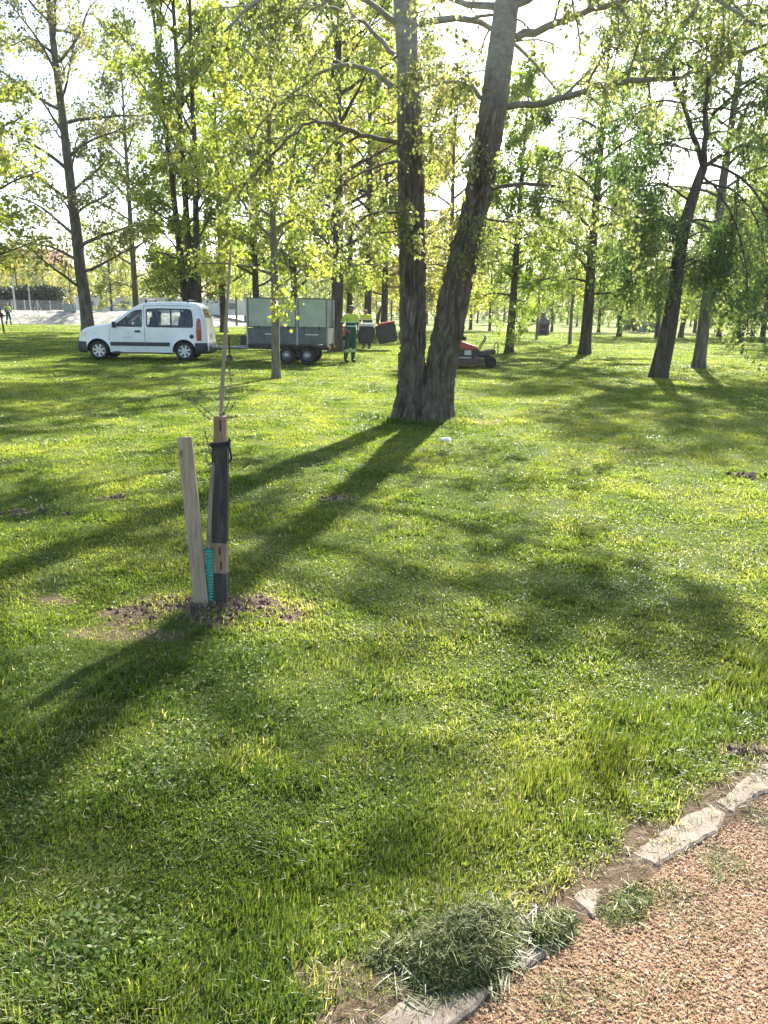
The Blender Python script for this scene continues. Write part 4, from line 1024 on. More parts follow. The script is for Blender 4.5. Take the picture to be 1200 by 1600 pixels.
        m.loft([[Vector((x, sgn*(hw(x, z)-.05), z)) for x, z in pts], [Vector((x, sgn*(hw(x, z)+.008), z)) for x, z in pts]]); m.build('headlight', white_l, root, bev=.01)
        m = MB(); m.box((.62, sgn*(hw(.62, .80)+.006), .80), (.07, .012, .035), bev=.004); m.build('side_indicator', white_l, root)
        # sills
        m = MB(); m.box((1.97, sgn*(HW-.05), .24), (1.86, .05, .07)); m.build('sill', dark_pl, root)
    # bumpers
    m = MB(); ring = []
    for k in range(13):
        a = -PI/2+PI*k/12; ring.append((a))
    def bumper(x0, x1, end):
        m = MB(); prof_ = [(.56, -.008), (.55, .022), (.40, .03), (.28, .015), (.22, -.03)]
        path = []
        if end < 0:
            path = [(x1, -hw(x1, .45))]+[(x, -hw(x, .45)) for x in (.25, .18, .11, .05, .012)]+[(-.012, -.35), (-.018, 0), (-.012, .35)]+[(x, hw(x, .45)) for x in (.012, .05, .11, .18, .25)]+[(x1, hw(x1, .45))]
        else:
            path = [(x0, -hw(x0, .45)), (3.8, -hw(3.8, .45)), (3.95, -hw(3.95, .45)), (4.03, -.66), (4.045, -.3), (4.045, .3), (4.03, .66), (3.95, hw(3.95, .45)), (3.8, hw(3.8, .45)), (x0, hw(x0, .45))]
        P = [Vector((a, b, 0)) for a, b in path]; rws = []
        for i, q in enumerate(P):
            t = (P[min(i+1, len(P)-1)]-P[max(i-1, 0)]).normalized(); nr = Vector((t.y, -t.x, 0))
            if (q+nr-Vector((2, 0, 0))).length < (q-Vector((2, 0, 0))).length: nr = -nr
            rws.append([m.bm.verts.new(q+nr*o_+Vector((0, 0, z))) for z, o_ in prof_])
        for a, b in zip(rws, rws[1:]):
            for k in range(len(prof_)-1): m.face([a[k], b[k], b[k+1], a[k+1]])
        return m
    bumper(0, .31, -1).build('front_bumper', dark_pl, root, smooth_=True); bumper(3.60, 4.04, 1).build('rear_bumper', dark_pl, root, smooth_=True)
    m = MB(); m.box((4.055, 0, .80), (.02, .54, .125)); m.build('number_plate', surf('plate_white', (.7, .7, .68), rough=.5), root)
    m = MB(); m.box((.02, 0, .70), (.04, .9, .10), bev=.015); m.build('grille', dark_pl, root)
    # underbody, cabin floor, seats
    m = MB(); m.box((2.0, 0, .31), (3.3, 1.1, .10)); m.box((1.97, 0, .30), (1.7, 1.5, .06)); m.build('underbody', chass, root)
    m = MB(); m.box((2.5, 0, .56), (2.6, 1.5, .04)); m.box((1.12, 0, .98), (.30, 1.35, .16), bev=.04); m.build('cabin_floor', fab_d, root)
    for x, y in ((1.95, -.36), (1.95, .36), (2.85, -.42), (2.85, .05), (2.85, .46)):
        m = MB(); m.box((x, y, .72), (.5, .42, .16), bev=.05); m.box((x+.27, y, 1.02), (.13, .42, .60), rot=Matrix.Rotation(.2, 3, 'Y'), bev=.05); m.box((x+.35, y, 1.40), (.09, .24, .17), rot=Matrix.Rotation(.15, 3, 'Y'), bev=.035); m.build('seat', fab_d, root)
    m = MB(); pts = [Vector((1.52+.07*math.sin(a)*.5, -.36+.18*math.cos(a), 1.06+.18*math.sin(a))) for a in np.linspace(0, 2*PI, 21)]; m.tube(pts, .014, 6, cap=False); m.tube([(1.52, -.36, 1.06), (1.3, -.36, .95)], .02, 6); m.build('steering_wheel', dark_pl, root)
    for x in (2.15, 3.42):
        m = MB(); m.tube([(x, -.64, 1.83), (x, .64, 1.83)], .016, 8)
        for s in (-1, 1): m.box((x, s*.64, 1.785), (.05, .035, .10))
        m.build('roof_bar', dark_pl, root)
    # wheels
    for wx in (FWX, RWX):
        for sgn in (-1, 1):
            y = sgn*.70
            m = MB(); m.lathe([(.19, -.09), (.265, -.098), (.292, -.075), (.30, -.03), (.30, .03), (.292, .075), (.265, .098), (.19, .09)], (wx, y, WZ), 'Y', 36, close=True); ty = m.build('tyre', black_m, None, smooth_=True)
            wl = MB(); so = sgn*.075
            wl.lathe([(.192, so), (.208, so+sgn*.012), (.195, so-sgn*.02), (.06, so-sgn*.035), (.055, so-sgn*.02)], (wx, y, WZ), 'Y', 36)
            wh = wl.build('wheel', dark_pl, root, smooth_=True); ty.parent = wh
            sp_ = MB(); sp_.lathe([(.052, so-sgn*.03), (.052, so+sgn*.008), (.04, so+sgn*.014), (0.001, so+sgn*.014)], (wx, y, WZ), 'Y', 20)
            for k in range(7):
                a = 2*PI*k/7+.3; rot = Matrix.Rotation(-a, 3, 'Y'); c = Vector((math.cos(a)*.122, 0, math.sin(a)*.122))
                sp_.box((wx+c.x, y+so+sgn*.002, WZ+c.z), (.15, .02, .062), rot=rot, bev=.008)
            sp_.lathe([(.178, so-sgn*.01), (.178, so+sgn*.012), (.204, so+sgn*.016), (.206, so-sgn*.005)], (wx, y, WZ), 'Y', 36)
            sp_.build('hubcap', silver, wh)
    for wx in (FWX, RWX):                                 # wheel housings
        for sgn in (-1, 1):
            m = MB(); ar = arc(wx, WZ, ARCH+.01, R_(-5), R_(185), 16)
            a_ = [m.bm.verts.new((x, sgn*.805, z)) for x, z in ar]; b_ = [m.bm.verts.new((x, sgn*.50, z)) for x, z in ar]
            for k in range(len(ar)-1): m.face([a_[k], a_[k+1], b_[k+1], b_[k]])
            m.face(b_); m.build('wheel_housing', chass, root)
    # faint grey door lettering and emblem, too small to read
    lm = surf('pale_grey_print', (.36, .39, .42), rough=.5)
    m = MB(); g = random.Random(3); Y0 = -(hw(1.6, .8)+.003)
    def mark(x, z, w, h): m.box((x, Y0, z), (w, .004, h))
    for z, x0, x1, h in ((.705, 1.42, 1.68, .016), (.675, 1.44, 1.66, .012)):
        x = x0
        while x < x1: w = g.uniform(.008, .018); mark(x+w/2, z, w, h); x += w+.006
    m.tube([(1.52+.10*math.cos(a), Y0, .81+.07*math.sin(a)) for a in np.linspace(-.6, 1.9, 12)], .004, 5); m.build('door_lettering', lm, root)
    m = MB(); m.box((4.17, 0, .33), (.26, .05, .05)); m.lathe([(0.001, 0), (.025, .0), (.03, .03), (.025, .055), (0.001, .06)], (4.28, 0, .34), 'Z', 14); m.build('tow_bar', chass, root)
    return root
van = build_van(); VA = -.09
va = gp(131, 557); vb = gp(338, 561)
van.location = (-9.58, 24.95, gh(-7.5, 25.5)+.0); van.rotation_euler = (0, 0, .055)

# ------------------------------------------------------------------ the trailer (front at x=0)
def build_trailer():
    root = empty('trailer', 'grey twin axle trailer with tall pale side panels hitched to the van', 'trailer')
    L, Wd = 2.62, 1.5
    m = MB()
    for y in (-.6, .6): m.box((L/2, y, .50), (L, .06, .12))
    for x in (.05, .9, 1.7, 2.57): m.box((x, 0, .50), (.06, 1.14, .10))
    m.box((L/2, 0, .575), (L, Wd-.04, .03)); m.box((L/2, -.735, .55), (L, .03, .10)); m.box((L/2, .735, .55), (L, .03, .10)); m.build('chassis', chass, root)
    m = MB(); m.tube([(.1, -.5, .47), (-.85, -.04, .44), (-1.15, 0, .44)], .035, 8); m.tube([(.1, .5, .47), (-.85, .04, .44)], .035, 8); m.tube([(-.8, 0, .44), (-1.30, 0, .45)], .04, 8); m.box((-1.32, 0, .46), (.20, .09, .09), bev=.02); m.build('drawbar', grey_m, root)
    jw = MB(); jw.tube([(-.78, -.12, .12), (-.78, -.12, .80)], .026, 8); jw.tube([(-.78, -.12, .80), (-.78, -.12, .84), (-.66, -.12, .84)], .01, 6); jw.lathe([(.02, -.03), (.10, -.03), (.11, 0), (.10, .03), (.02, .03)], (-.78, -.12, .115), 'Y', 18); jw.build('jockey_wheel', chass, root)
    m = MB(); m.box((-.20, -.1, .68), (.28, .5, .30), bev=.02); m.tube([(-.25, -.36, .83), (-.15, -.36, .92), (-.05, -.36, .83)], .012, 6); m.build('tool_box', chass, root)
    # lower side boards with grooves, then the tall panels in dark frames
    for sgn in (-1, 1):
        y = sgn*Wd/2
        for x0, x1 in ((.03, 1.60), (1.66, L-.03)):
            m = MB(); m.box(((x0+x1)/2, y, .84), (x1-x0, .028, .46))
            for z in (.66, .84, 1.02): m.box(((x0+x1)/2, y+sgn*.016, z), (x1-x0-.02, .012, .012))
            m.box(((x0+x1)/2, y+sgn*.018, 1.065), (x1-x0, .018, .03))
            sb = m.build('side_board', alu, root)
            q = MB(); q.box(((x0+x1)/2-.02, y+sgn*.017, .90), (.42, .006, .022)); q.build('reflective_strip', surf('strip_white', (.75, .75, .75), rough=.4), sb)
            for xx in (x0+.35 if x1-x0 > 1.2 else x0+.2, x1-.25): q = MB(); q.box((xx, y+sgn*.024, 1.10), (.05, .03, .10), bev=.008); q.build('latch', chass, sb)
            m = MB(); m.box(((x0+x1)/2, y, 1.54), (x1-x0-.05, .016, .84)); pn = m.build('side_panel', panel_m, root)
            q = MB()
            for xx in (x0+.012, x1-.012): q.box((xx, y, 1.54), (.035, .034, .88))
            for zz in (1.115, 1.965): q.box(((x0+x1)/2, y, zz), (x1-x0-.06, .034, .035))
            q.build('panel_frame', surf('dark_grey_frame', (.05, .055, .05), (.09, .095, .09), rough=.5), pn)
    for x, nm in ((.0, 'front_board'), (L, 'tail_board')):
        m = MB(); m.box((x, 0, .84), (.028, Wd-.06, .46)); fb = m.build(nm, alu, root)
        if x == 0: m = MB(); m.box((x, 0, 1.54), (.016, Wd-.1, .84)); m.build('front_panel', panel_m, root)
    for x in (0, 1.63, L):
        for y in (-.75, .75): m = MB(); m.box((x, y, 1.28 if x < L else 1.25), (.05, .045, 1.42)); m.build('corner_post', grey_m, root)
    for x in (1.29, 1.96):
        for sgn in (-1, 1):
            y = sgn*.80
            m = MB(); m.lathe([(.16, -.085), (.225, -.09), (.255, -.06), (.262, 0), (.255, .06), (.225, .09), (.16, .085)], (x, y, .262), 'Y', 32, close=True); ty = m.build('tyre', black_m, None, smooth_=True)
            so = sgn*.06; m = MB(); m.lathe([(.165, so+sgn*.012), (.15, so-sgn*.01), (.125, so+sgn*.006), (.06, so+sgn*.016), (.045, so+sgn*.03), (.001, so+sgn*.032)], (x, y, .262), 'Y', 28)
            wh = m.build('wheel', surf('rim_grey', (.30, .30, .29), (.42, .42, .40), rough=.45, metal=.5), root, smooth_=True); ty.parent = wh
            m = MB()
            for k in range(8):
                a = 2*PI*k/8; m.lathe([(.001, so+sgn*.0115), (.016, so+sgn*.0115), (.016, so+sgn*.0135), (.001, so+sgn*.0135)], (x+math.cos(a)*.098, y, .262+math.sin(a)*.098), 'Y', 8)
            m.build('rim_hole', chass, wh)
    for sgn in (-1, 1):
        m = MB(); oc_ = [(.95, .33), (1.0, .48), (1.10, .555), (2.15, .555), (2.25, .48), (2.36, .30)]; ic = [(x, z+.022) for x, z in oc_]
        y0, y1 = sgn*.765, sgn*.90
        for k in range(len(oc_)-1):
            a, b, c, d = oc_[k], oc_[k+1], ic[k+1], ic[k]; V = [[m.bm.verts.new((u, y, v)) for u, v in (a, b, c, d)] for y in (y0, y1)]
            m.face(V[0]); m.face(V[1][::-1])
            for q in range(4): m.face([V[0][q], V[0][(q+1) % 4], V[1][(q+1) % 4], V[1][q]])
        m.build('mudguard', chass, root)
    m = MB()
    for x in (1.29, 1.96): m.tube([(x, -.75, .262), (x, .75, .262)], .035, 8)
    m.build('axle', chass, root)
    for sgn in (-1, 1): m = MB(); m.box((L+.03, sgn*.6, .50), (.05, .22, .10), bev=.01); m.build('tail_lamp', red_l, root)
    return root
trailer = build_trailer()
trailer.location = (-4.17, 24.55, gh(-3, 24.5)); trailer.scale = (.93, 1, .98); trailer.rotation_euler = (0, 0, -.05)

# ------------------------------------------------------------------ people
def skin_mesh(name, verts, edges, mats, sub=1):
    me = bpy.data.meshes.new(name); me.from_pydata([v[:3] for v in verts], edges, [])
    bm = bmesh.new(); bm.from_mesh(me); ly = bm.verts.layers.skin.verify(); bm.verts.ensure_lookup_table()
    for v, d in zip(bm.verts, verts):
        r = d[3]; v[ly].radius = tuple(r) if hasattr(r, '__len__') else (r, r)
    bm.verts[0][ly].use_root = True
    bm.to_mesh(me); bm.free()
    o = bpy.data.objects.new(name, me); COL.objects.link(o)
    o.modifiers.new('skin', 'SKIN').use_smooth_shade = True
    s = o.modifiers.new('sub', 'SUBSURF'); s.levels = sub; s.render_levels = sub
    bpy.context.view_layer.update(); dg = bpy.context.evaluated_depsgraph_get()
    out = bpy.data.meshes.new_from_object(o.evaluated_get(dg)); bpy.data.objects.remove(o); out.name = name
    out.materials.clear()
    for m in mats: out.materials.append(m)
    return out
skin_m = surf('skin', (.22, .115, .07), (.28, .15, .095), rough=.6, scale=20)
def chain(V, E, pts, start=None):
    prev = start
    for q in pts:
        V.append(q); k = len(V)-1
        if prev is not None: E.append((prev, k))
        prev = k
    return prev
def lerp(a, b, t): return tuple(a[i]*(1-t)+b[i]*t for i in range(3))
def hand(V, E, wrist, wi, d, side, curl=.5):
    """palm and five bent fingers growing from vertex wi along d; side = thumb side direction"""
    d = Vector(d).normalized(); side = (Vector(side)-d*Vector(side).dot(d)).normalized(); nrm = d.cross(side); w = Vector(wrist)
    V.append((*(w+d*.045), (.034, .018))); E.append((wi, len(V)-1)); pk = len(V)-1
    for k, (off, ln) in enumerate(((.030, .070), (.010, .080), (-.010, .074), (-.028, .058))):
        b = w+d*.085+side*off; dd = (d+nrm*curl*.5).normalized(); c1 = b+dd*ln*.45; c2 = c1+(d*.5+nrm*curl).normalized()*ln*.4
        chain(V, E, [(*b, .010), (*c1, .009), (*c2, .008)], pk)
    b = w+d*.03+side*.038; chain(V, E, [(*b, .012), (*(b+d*.03+side*.018), .010), (*(b+d*.055+side*.02+nrm*.012), .009)], pk)
def person(label, loc, rz, J, jacket, trousers, boots, hair, bald=False, sleeve=.5, scale=1.0, band=None):
    """J: joint name -> (x, y, z); the figure faces -y"""
    V, E = [], []
    pel, chest, neck = J['pelvis'], J['chest'], J['neck']; hd = J['head']
    chain(V, E, [(*pel, (.15, .11)), (*lerp(pel, chest, .5), (.135, .10)), (*chest, (.155, .11)), (*lerp(chest, neck, .7), (.11, .085)), (*neck, (.055, .055)),
                 (*lerp(neck, hd, .45), (.058, .06)), (hd[0], hd[1]-.012, hd[2]-.045, (.066, .075)), (hd[0], hd[1], hd[2]+.03, (.075, .088)), (hd[0], hd[1]+.008, hd[2]+.085, (.062, .07))])
    V.append((hd[0], hd[1]-.105, hd[2]-.02, .013)); E.append((6, len(V)-1))        # nose
    for s in (-1, 1):
        V.append((hd[0]+s*.082, hd[1]+.01, hd[2]-.01, (.012, .022))); E.append((7, len(V)-1))   # ear
    for s in ('l', 'r'):
        sh, el, wr = J['shoulder_'+s], J['elbow_'+s], J['wrist_'+s]
        k = chain(V, E, [(*sh, .066), (*lerp(sh, el, .5), .052), (*el, .043), (*lerp(el, wr, .4), .042), (*wr, .029)], 3)
        dv = Vector(wr)-Vector(el); hand(V, E, wr, k, J.get('hand_'+s, dv), J.get('thumb_'+s, (0, -1, .2)), curl=.6)
        hp, kn, an = J['hip_'+s], J['knee_'+s], J['ankle_'+s]
        toe = J.get('toe_'+s, (an[0], an[1]-.17, .04))
        chain(V, E, [(*hp, .09), (*lerp(hp, kn, .5), .075), (*kn, .057), (*lerp(kn, an, .35), .056), (*an, .040), (an[0], an[1]-.03, an[2]-.045, .04), (*toe, .035)], 0)
    root = link('person', skin_mesh('person', V, E, [skin_m], 2)); tag(root, label, 'person'); root.location = loc; root.rotation_euler = (0, 0, rz); root.scale = (scale,)*3
    # jacket
    V, E = [], []
    c0 = lerp(pel, chest, -.32)
    chain(V, E, [(*c0, (.20, .16)), (*lerp(pel, chest, .1), (.19, .15)), (*lerp(pel, chest, .5), (.178, .14)), (*chest, (.185, .14)), (*lerp(chest, neck, .62), (.145, .11)), (*lerp(chest, neck, .95), (.075, .075))])
    for s in ('l', 'r'):
        sh, el, wr = J['shoulder_'+s], J['elbow_'+s], J['wrist_'+s]
        pts = [(*sh, .088), (*lerp(sh, el, .5), .073)]
        if sleeve > .4: pts.append((*lerp(sh, el, .92), .066))
        if sleeve > .9: pts += [(*lerp(el, wr, .3), .060), (*lerp(el, wr, .9), .048)]
        chain(V, E, pts, 4)
    link('jacket', skin_mesh('jacket', V, E, [jacket], 2), root)
    V, E = [], []
    V.append((*lerp(pel, chest, .30), (.165, .13))); V.append((pel[0], pel[1], pel[2]-.06, (.16, .135))); E.append((0, 1))
    for s in ('l', 'r'):
        hp, kn, an = J['hip_'+s], J['knee_'+s], J['ankle_'+s]
        chain(V, E, [(*lerp(hp, kn, .12), .108), (*lerp(hp, kn, .55), .092), (*kn, .078), (*lerp(kn, an, .5), .076), (*lerp(kn, an, .93), .070)], 1)
    link('trousers', skin_mesh('trousers', V, E, [trousers], 2), root)
    for s in ('l', 'r'):
        an = J['ankle_'+s]; toe = J.get('toe_'+s, (an[0], an[1]-.17, .04)); V, E = [], []
        chain(V, E, [(an[0], an[1]+.005, an[2]+.07, .060), (an[0], an[1]+.005, an[2]-.02, .058), (*lerp((an[0], an[1], .045), toe, .35), (.052, .048)), (*toe, (.048, .042)), (*(Vector(toe)+(Vector(toe)-Vector((an[0], an[1], toe[2]))).normalized()*.04), .034)])
        link('boot', skin_mesh('boot', V, E, [boots], 2), root)
    V, E = [], []
    if not bald: chain(V, E, [(hd[0], hd[1]+.055, hd[2]-.06, (.088, .065)), (hd[0], hd[1]+.035, hd[2]+.03, (.098, .092)), (hd[0], hd[1]+.018, hd[2]+.085, (.094, .10)), (hd[0], hd[1]+.012, hd[2]+.115, (.07, .078))])
    else: chain(V, E, [(hd[0], hd[1]+.055, hd[2]-.04, (.09, .06)), (hd[0], hd[1]+.05, hd[2]+.03, (.10, .075))])
    link('hair', skin_mesh('hair', V, E, [hair], 2), root)
    for s in (-1, 1):
        m = MB(); m.lathe([(.001, -.006), (.008, -.003), (.008, .003), (.001, .006)], (hd[0]+s*.03, hd[1]-.083, hd[2]+.005), 'Y', 10); m.build('eye', surf('eye_dark', (.01, .008, .006), rough=.3), root)
    return root
def zones(name, stops, rough=.8):
    """cloth dyed in level bands up the body (height in metres)"""
    m = bpy.data.materials.new(name); n, l, p = nodes(m); p.inputs['Roughness'].default_value = rough
    tc = n.new('ShaderNodeTexCoord'); sp = n.new('ShaderNodeSeparateXYZ'); l.new(tc.outputs['Object'], sp.inputs[0])
    mr = n.new('ShaderNodeMapRange'); mr.inputs['From Min'].default_value = 0; mr.inputs['From Max'].default_value = 2; l.new(sp.outputs[2], mr.inputs[0])
    r = n.new('ShaderNodeValToRGB'); r.color_ramp.interpolation = 'CONSTANT'; e = r.color_ramp.elements
    while len(e) < len(stops): e.new(.5)
    for k, (z, c) in enumerate(stops): e[k].position = z/2; e[k].color = lin(c)
    l.new(mr.outputs[0], r.inputs[0])
    c = mix_rgb(n, l, .35, r.outputs[0], ramp(n, l, noise_out(n, l, 14, 4), [(.35, (.5, .5, .5)), (.65, (1, 1, 1))]), 'MULTIPLY')
    l.new(c, p.inputs['Base Color'])
    bn = n.new('ShaderNodeBump'); bn.inputs['Strength'].default_value = .5; bn.inputs['Distance'].default_value = .02; l.new(noise_out(n, l, 9, 4), bn.inputs['Height']); l.new(bn.outputs[0], p.inputs['Normal'])
    return m
HV = (.52, .66, .06); DG = (.012, .085, .065); SV = (.6, .62, .6)
jk = zones('hi_vis_jacket', [(0, DG), (1.10, SV), (1.135, DG), (1.22, SV), (1.26, HV), (1.36, HV)])
trs = zones('green_work_trousers', [(0, DG), (.30, (.30, .34, .06)), (.335, SV), (.385, (.30, .34, .06)), (.42, DG)])
boot_m = surf('black_boot', (.012, .011, .010), (.03, .027, .024), rough=.6, scale=20)
hair_d = surf('dark_hair', (.008, .007, .006), (.02, .017, .014), rough=.7, scale=40)
hair_w = surf('grey_hair', (.35, .34, .33), (.5, .49, .47), rough=.7, scale=40)
def std(**kw):
    J = dict(pelvis=(0, 0, .95), chest=(0, -.01, 1.30), neck=(0, 0, 1.50), head=(0, -.03, 1.65), shoulder_l=(.19, 0, 1.43), elbow_l=(.27, .02, 1.13), wrist_l=(.27, -.08, .88), shoulder_r=(-.19, 0, 1.43), elbow_r=(-.27, .03, 1.13), wrist_r=(-.24, -.10, .90),
             hip_l=(.095, 0, .90), knee_l=(.12, -.03, .49), ankle_l=(.13, .02, .09), hip_r=(-.095, 0, .90), knee_r=(-.12, -.03, .49), ankle_r=(-.13, .02, .09))
    J.update(kw); return J
wx_, wy_ = gp(548, 566)
person('worker in green trousers and hi-vis jacket with dark hair, standing before the black boxes', (wx_, wy_, gh(wx_, wy_)), R_(28),
       std(elbow_r=(-.31, .06, 1.15), wrist_r=(-.20, -.16, .98), hand_r=(.5, -.6, -.5), thumb_r=(0, 0, 1), elbow_l=(.25, .0, 1.14), wrist_l=(.16, -.20, 1.0), hand_l=(-.6, -.6, -.2), thumb_l=(0, 0, 1), knee_r=(-.15, -.05, .49), ankle_r=(-.19, .0, .09), knee_l=(.09, -.02, .49), ankle_l=(.10, .06, .09), head=(.0, -.05, 1.64)), jk, trs, boot_m, hair_d, sleeve=.5, scale=1.0)
w2 = wp(573, 520, 34.5)
person('bald worker in yellow hi-vis jacket leaning over the boxes behind the dark haired worker', (w2.x, 34.5, gh(w2.x, 34.5)), R_(-15),
       std(chest=(0, -.10, 1.27), neck=(0, -.18, 1.46), head=(0, -.24, 1.58), shoulder_l=(.19, -.15, 1.39), shoulder_r=(-.19, -.15, 1.39), elbow_l=(.28, -.22, 1.12), wrist_l=(.22, -.42, 1.02), elbow_r=(-.28, -.22, 1.12), wrist_r=(-.22, -.42, 1.02)), jk, trs, boot_m, hair_w, bald=True, sleeve=1.0)
fx, fy = gp(14, 508)
far_p = person('small distant worker with a harness walking at the left edge near the stone bank', (fx, fy, gh(fx, fy)), R_(165),
       std(elbow_r=(-.27, -.06, 1.14), wrist_r=(-.18, -.28, 1.05), hand_r=(0, -1, -.1), elbow_l=(.30, -.04, 1.13), wrist_l=(.30, -.28, 1.0), hand_l=(0, -1, -.1), ankle_l=(.13, .14, .10), knee_l=(.12, -.02, .50), ankle_r=(-.12, -.10, .09), knee_r=(-.11, -.10, .50)), jk, trs, boot_m, hair_w, bald=True, sleeve=1.0)
m = MB(); 
for s in (-1, 1): m.tube([(s*.13, -.165, 1.05), (s*.13, -.17, 1.35), (s*.12, -.05, 1.53), (s*.10, .14, 1.40), (0, .17, 1.25), (-s*.14, .15, 1.08)], .022, 6)
m.build('harness', chass, far_p)
bc = empty('brush_cutter', 'brush cutter with long shaft carried by the distant worker', 'brush cutter', (fx, fy, gh(fx, fy)), R_(165))
m = MB(); m.tube([(-.35, .45, 1.15), (-.22, -.25, .98), (.05, -1.35, .12)], .015, 6); m.build('shaft', chass, bc)
m = MB(); m.box((-.37, .55, 1.17), (.2, .26, .22), bev=.04); m.build('engine', chass, bc)
m = MB(); m.lathe([(.001, 0), (.11, .0), (.11, .015), (.04, .05), (.001, .05)], (.05, -1.38, .08), 'Z', 14); m.build('cutting_head', chass, bc)
m = MB(); m.tube([(-.1, -.3, 1.05), (.3, -.32, 1.03), (.36, -.32, 1.10)], .014, 6); m.build('handlebar', chass, bc)

# ------------------------------------------------------------------ ride-on tractor with its grass boxes
def build_tractor():
    r = empty('lawn_tractor', 'orange lawn tractor with two black grass boxes, the hind one tipped up', 'lawn tractor')
    m = MB(); m.prism(rounded([(-1.55, .52), (-1.62, .80), (-1.45, .96), (-.62, 1.02), (-.55, .55)], .08), -.33, .33); m.box((-.45, 0, .50), (1.3, .5, .16), bev=.04); m.build('bonnet', orange_p, r, bev=.02)
    m = MB(); m.prism(rounded([(-.35, .55), (-.3, .84), (.35, .86), (.42, .55)], .08), -.50, .50); m.build('mudguard', orange_p, r, bev=.03)
    m = MB(); m.box((.02, 0, .93), (.5, .5, .12), bev=.05); m.box((.27, 0, 1.2), (.13, .48, .55), rot=Matrix.Rotation(.2, 3, 'Y'), bev=.06); m.build('seat', fab_d, r)
    m = MB(); c = Vector((-.52, 0, 1.20)); ax = Vector((.5, 0, .86)); u = Vector((.86, 0, -.5)); v = Vector((0, 1, 0))
    m.tube([c+u*.19*math.cos(a)+v*.19*math.sin(a) for a in np.linspace(0, 2*PI, 21)], .017, 6, cap=False); m.tube([c, c-ax*.38], .022, 6); m.tube([c-u*.18, c+u*.18], .013, 6); m.build('steering_wheel', dark_pl, r)
    for x, rr_, w in ((-1.25, .22, .16), (.05, .29, .24)):
        for s in (-1, 1):
            m = MB(); m.lathe([(rr_*.5, -w/2), (rr_*.9, -w/2), (rr_, -w*.3), (rr_, w*.3), (rr_*.9, w/2), (rr_*.5, w/2)], (x, s*.46, rr_), 'Y', 24, close=True); ty = m.build('tyre', black_m, None, smooth_=True)
            m = MB(); m.lathe([(rr_*.52, -w*.3), (rr_*.5, w*.2), (.05, w*.25), (.001, w*.3)] if s > 0 else [(rr_*.52, w*.3), (rr_*.5, -w*.2), (.05, -w*.25), (.001, -w*.3)], (x, s*.46, rr_), 'Y', 20); wh = m.build('wheel', surf('cream_rim', (.5, .45, .35), rough=.5), r, smooth_=True); ty.parent = wh
    m = MB(); m.box((-.6, 0, .22), (.9, 1.05, .14), bev=.04); m.build('mower_deck', chass, r)
    # fixed hopper: rounded dark box with a pale lid
    m = MB(); m.prism(rounded([(.62, .28), (.56, .62), (.58, .98), (1.28, .98), (1.30, .62), (1.18, .28)], .12), -.42, .42); m.build('grass_box', surf('black_bin', (.016, .014, .015), (.034, .03, .032), rough=.5, scale=6), r, bev=.05, smooth_=False)
    m = MB(); m.prism(rounded([(.55, .985), (.60, 1.10), (1.25, 1.10), (1.31, .985)], .05), -.44, .44); m.build('box_lid', surf('pale_lid', (.55, .56, .56), (.68, .69, .69), rough=.4, scale=5, coat=.3), r, bev=.03)
    m = MB(); m.box((.45, 0, .62), (.4, .3, .08)); m.tube([(.3, -.3, .6), (1.3, -.35, .30), (1.38, -.3, .75)], .022, 6); m.tube([(.3, .3, .6), (1.3, .35, .30), (1.38, .3, .75)], .022, 6); m.build('box_frame', chass, r)
    # tipped hopper
    q = Matrix.Rotation(-.16, 3, 'Y')
    m = MB(); pl = rounded([(-.36, -.42), (-.43, .34), (.43, .36), (.44, -.28), (.36, -.40)], .08); m.prism(pl, -.40, .40)
    for v in m.bm.verts: v.co = q @ v.co + Vector((1.76, 0, .72))
    tb = m.build('tipped_box', surf('black_bin', 0), r, bev=.04)
    m = MB(); m.prism([(-.30, .345), (-.26, .43), (.40, .45), (.445, .365)], -.42, .42)
    for v in m.bm.verts: v.co = q @ v.co + Vector((1.76, 0, .72))
    m.build('red_rim', red_p, tb, bev=.02)
    m = MB(); m.tube([(1.40, -.32, 1.08), (1.44, -.32, 1.5), (1.56, -.32, 1.78)], [.045, .06, .035], 8); m.build('lifting_arm', chass, r)
    return r
tr_ = build_tractor(); p_ = wp(573, 548, 33.2); tr_.location = (p_.x-.96, 33.2, gh(p_.x, 33.2)); tr_.rotation_euler = (0, 0, .05)

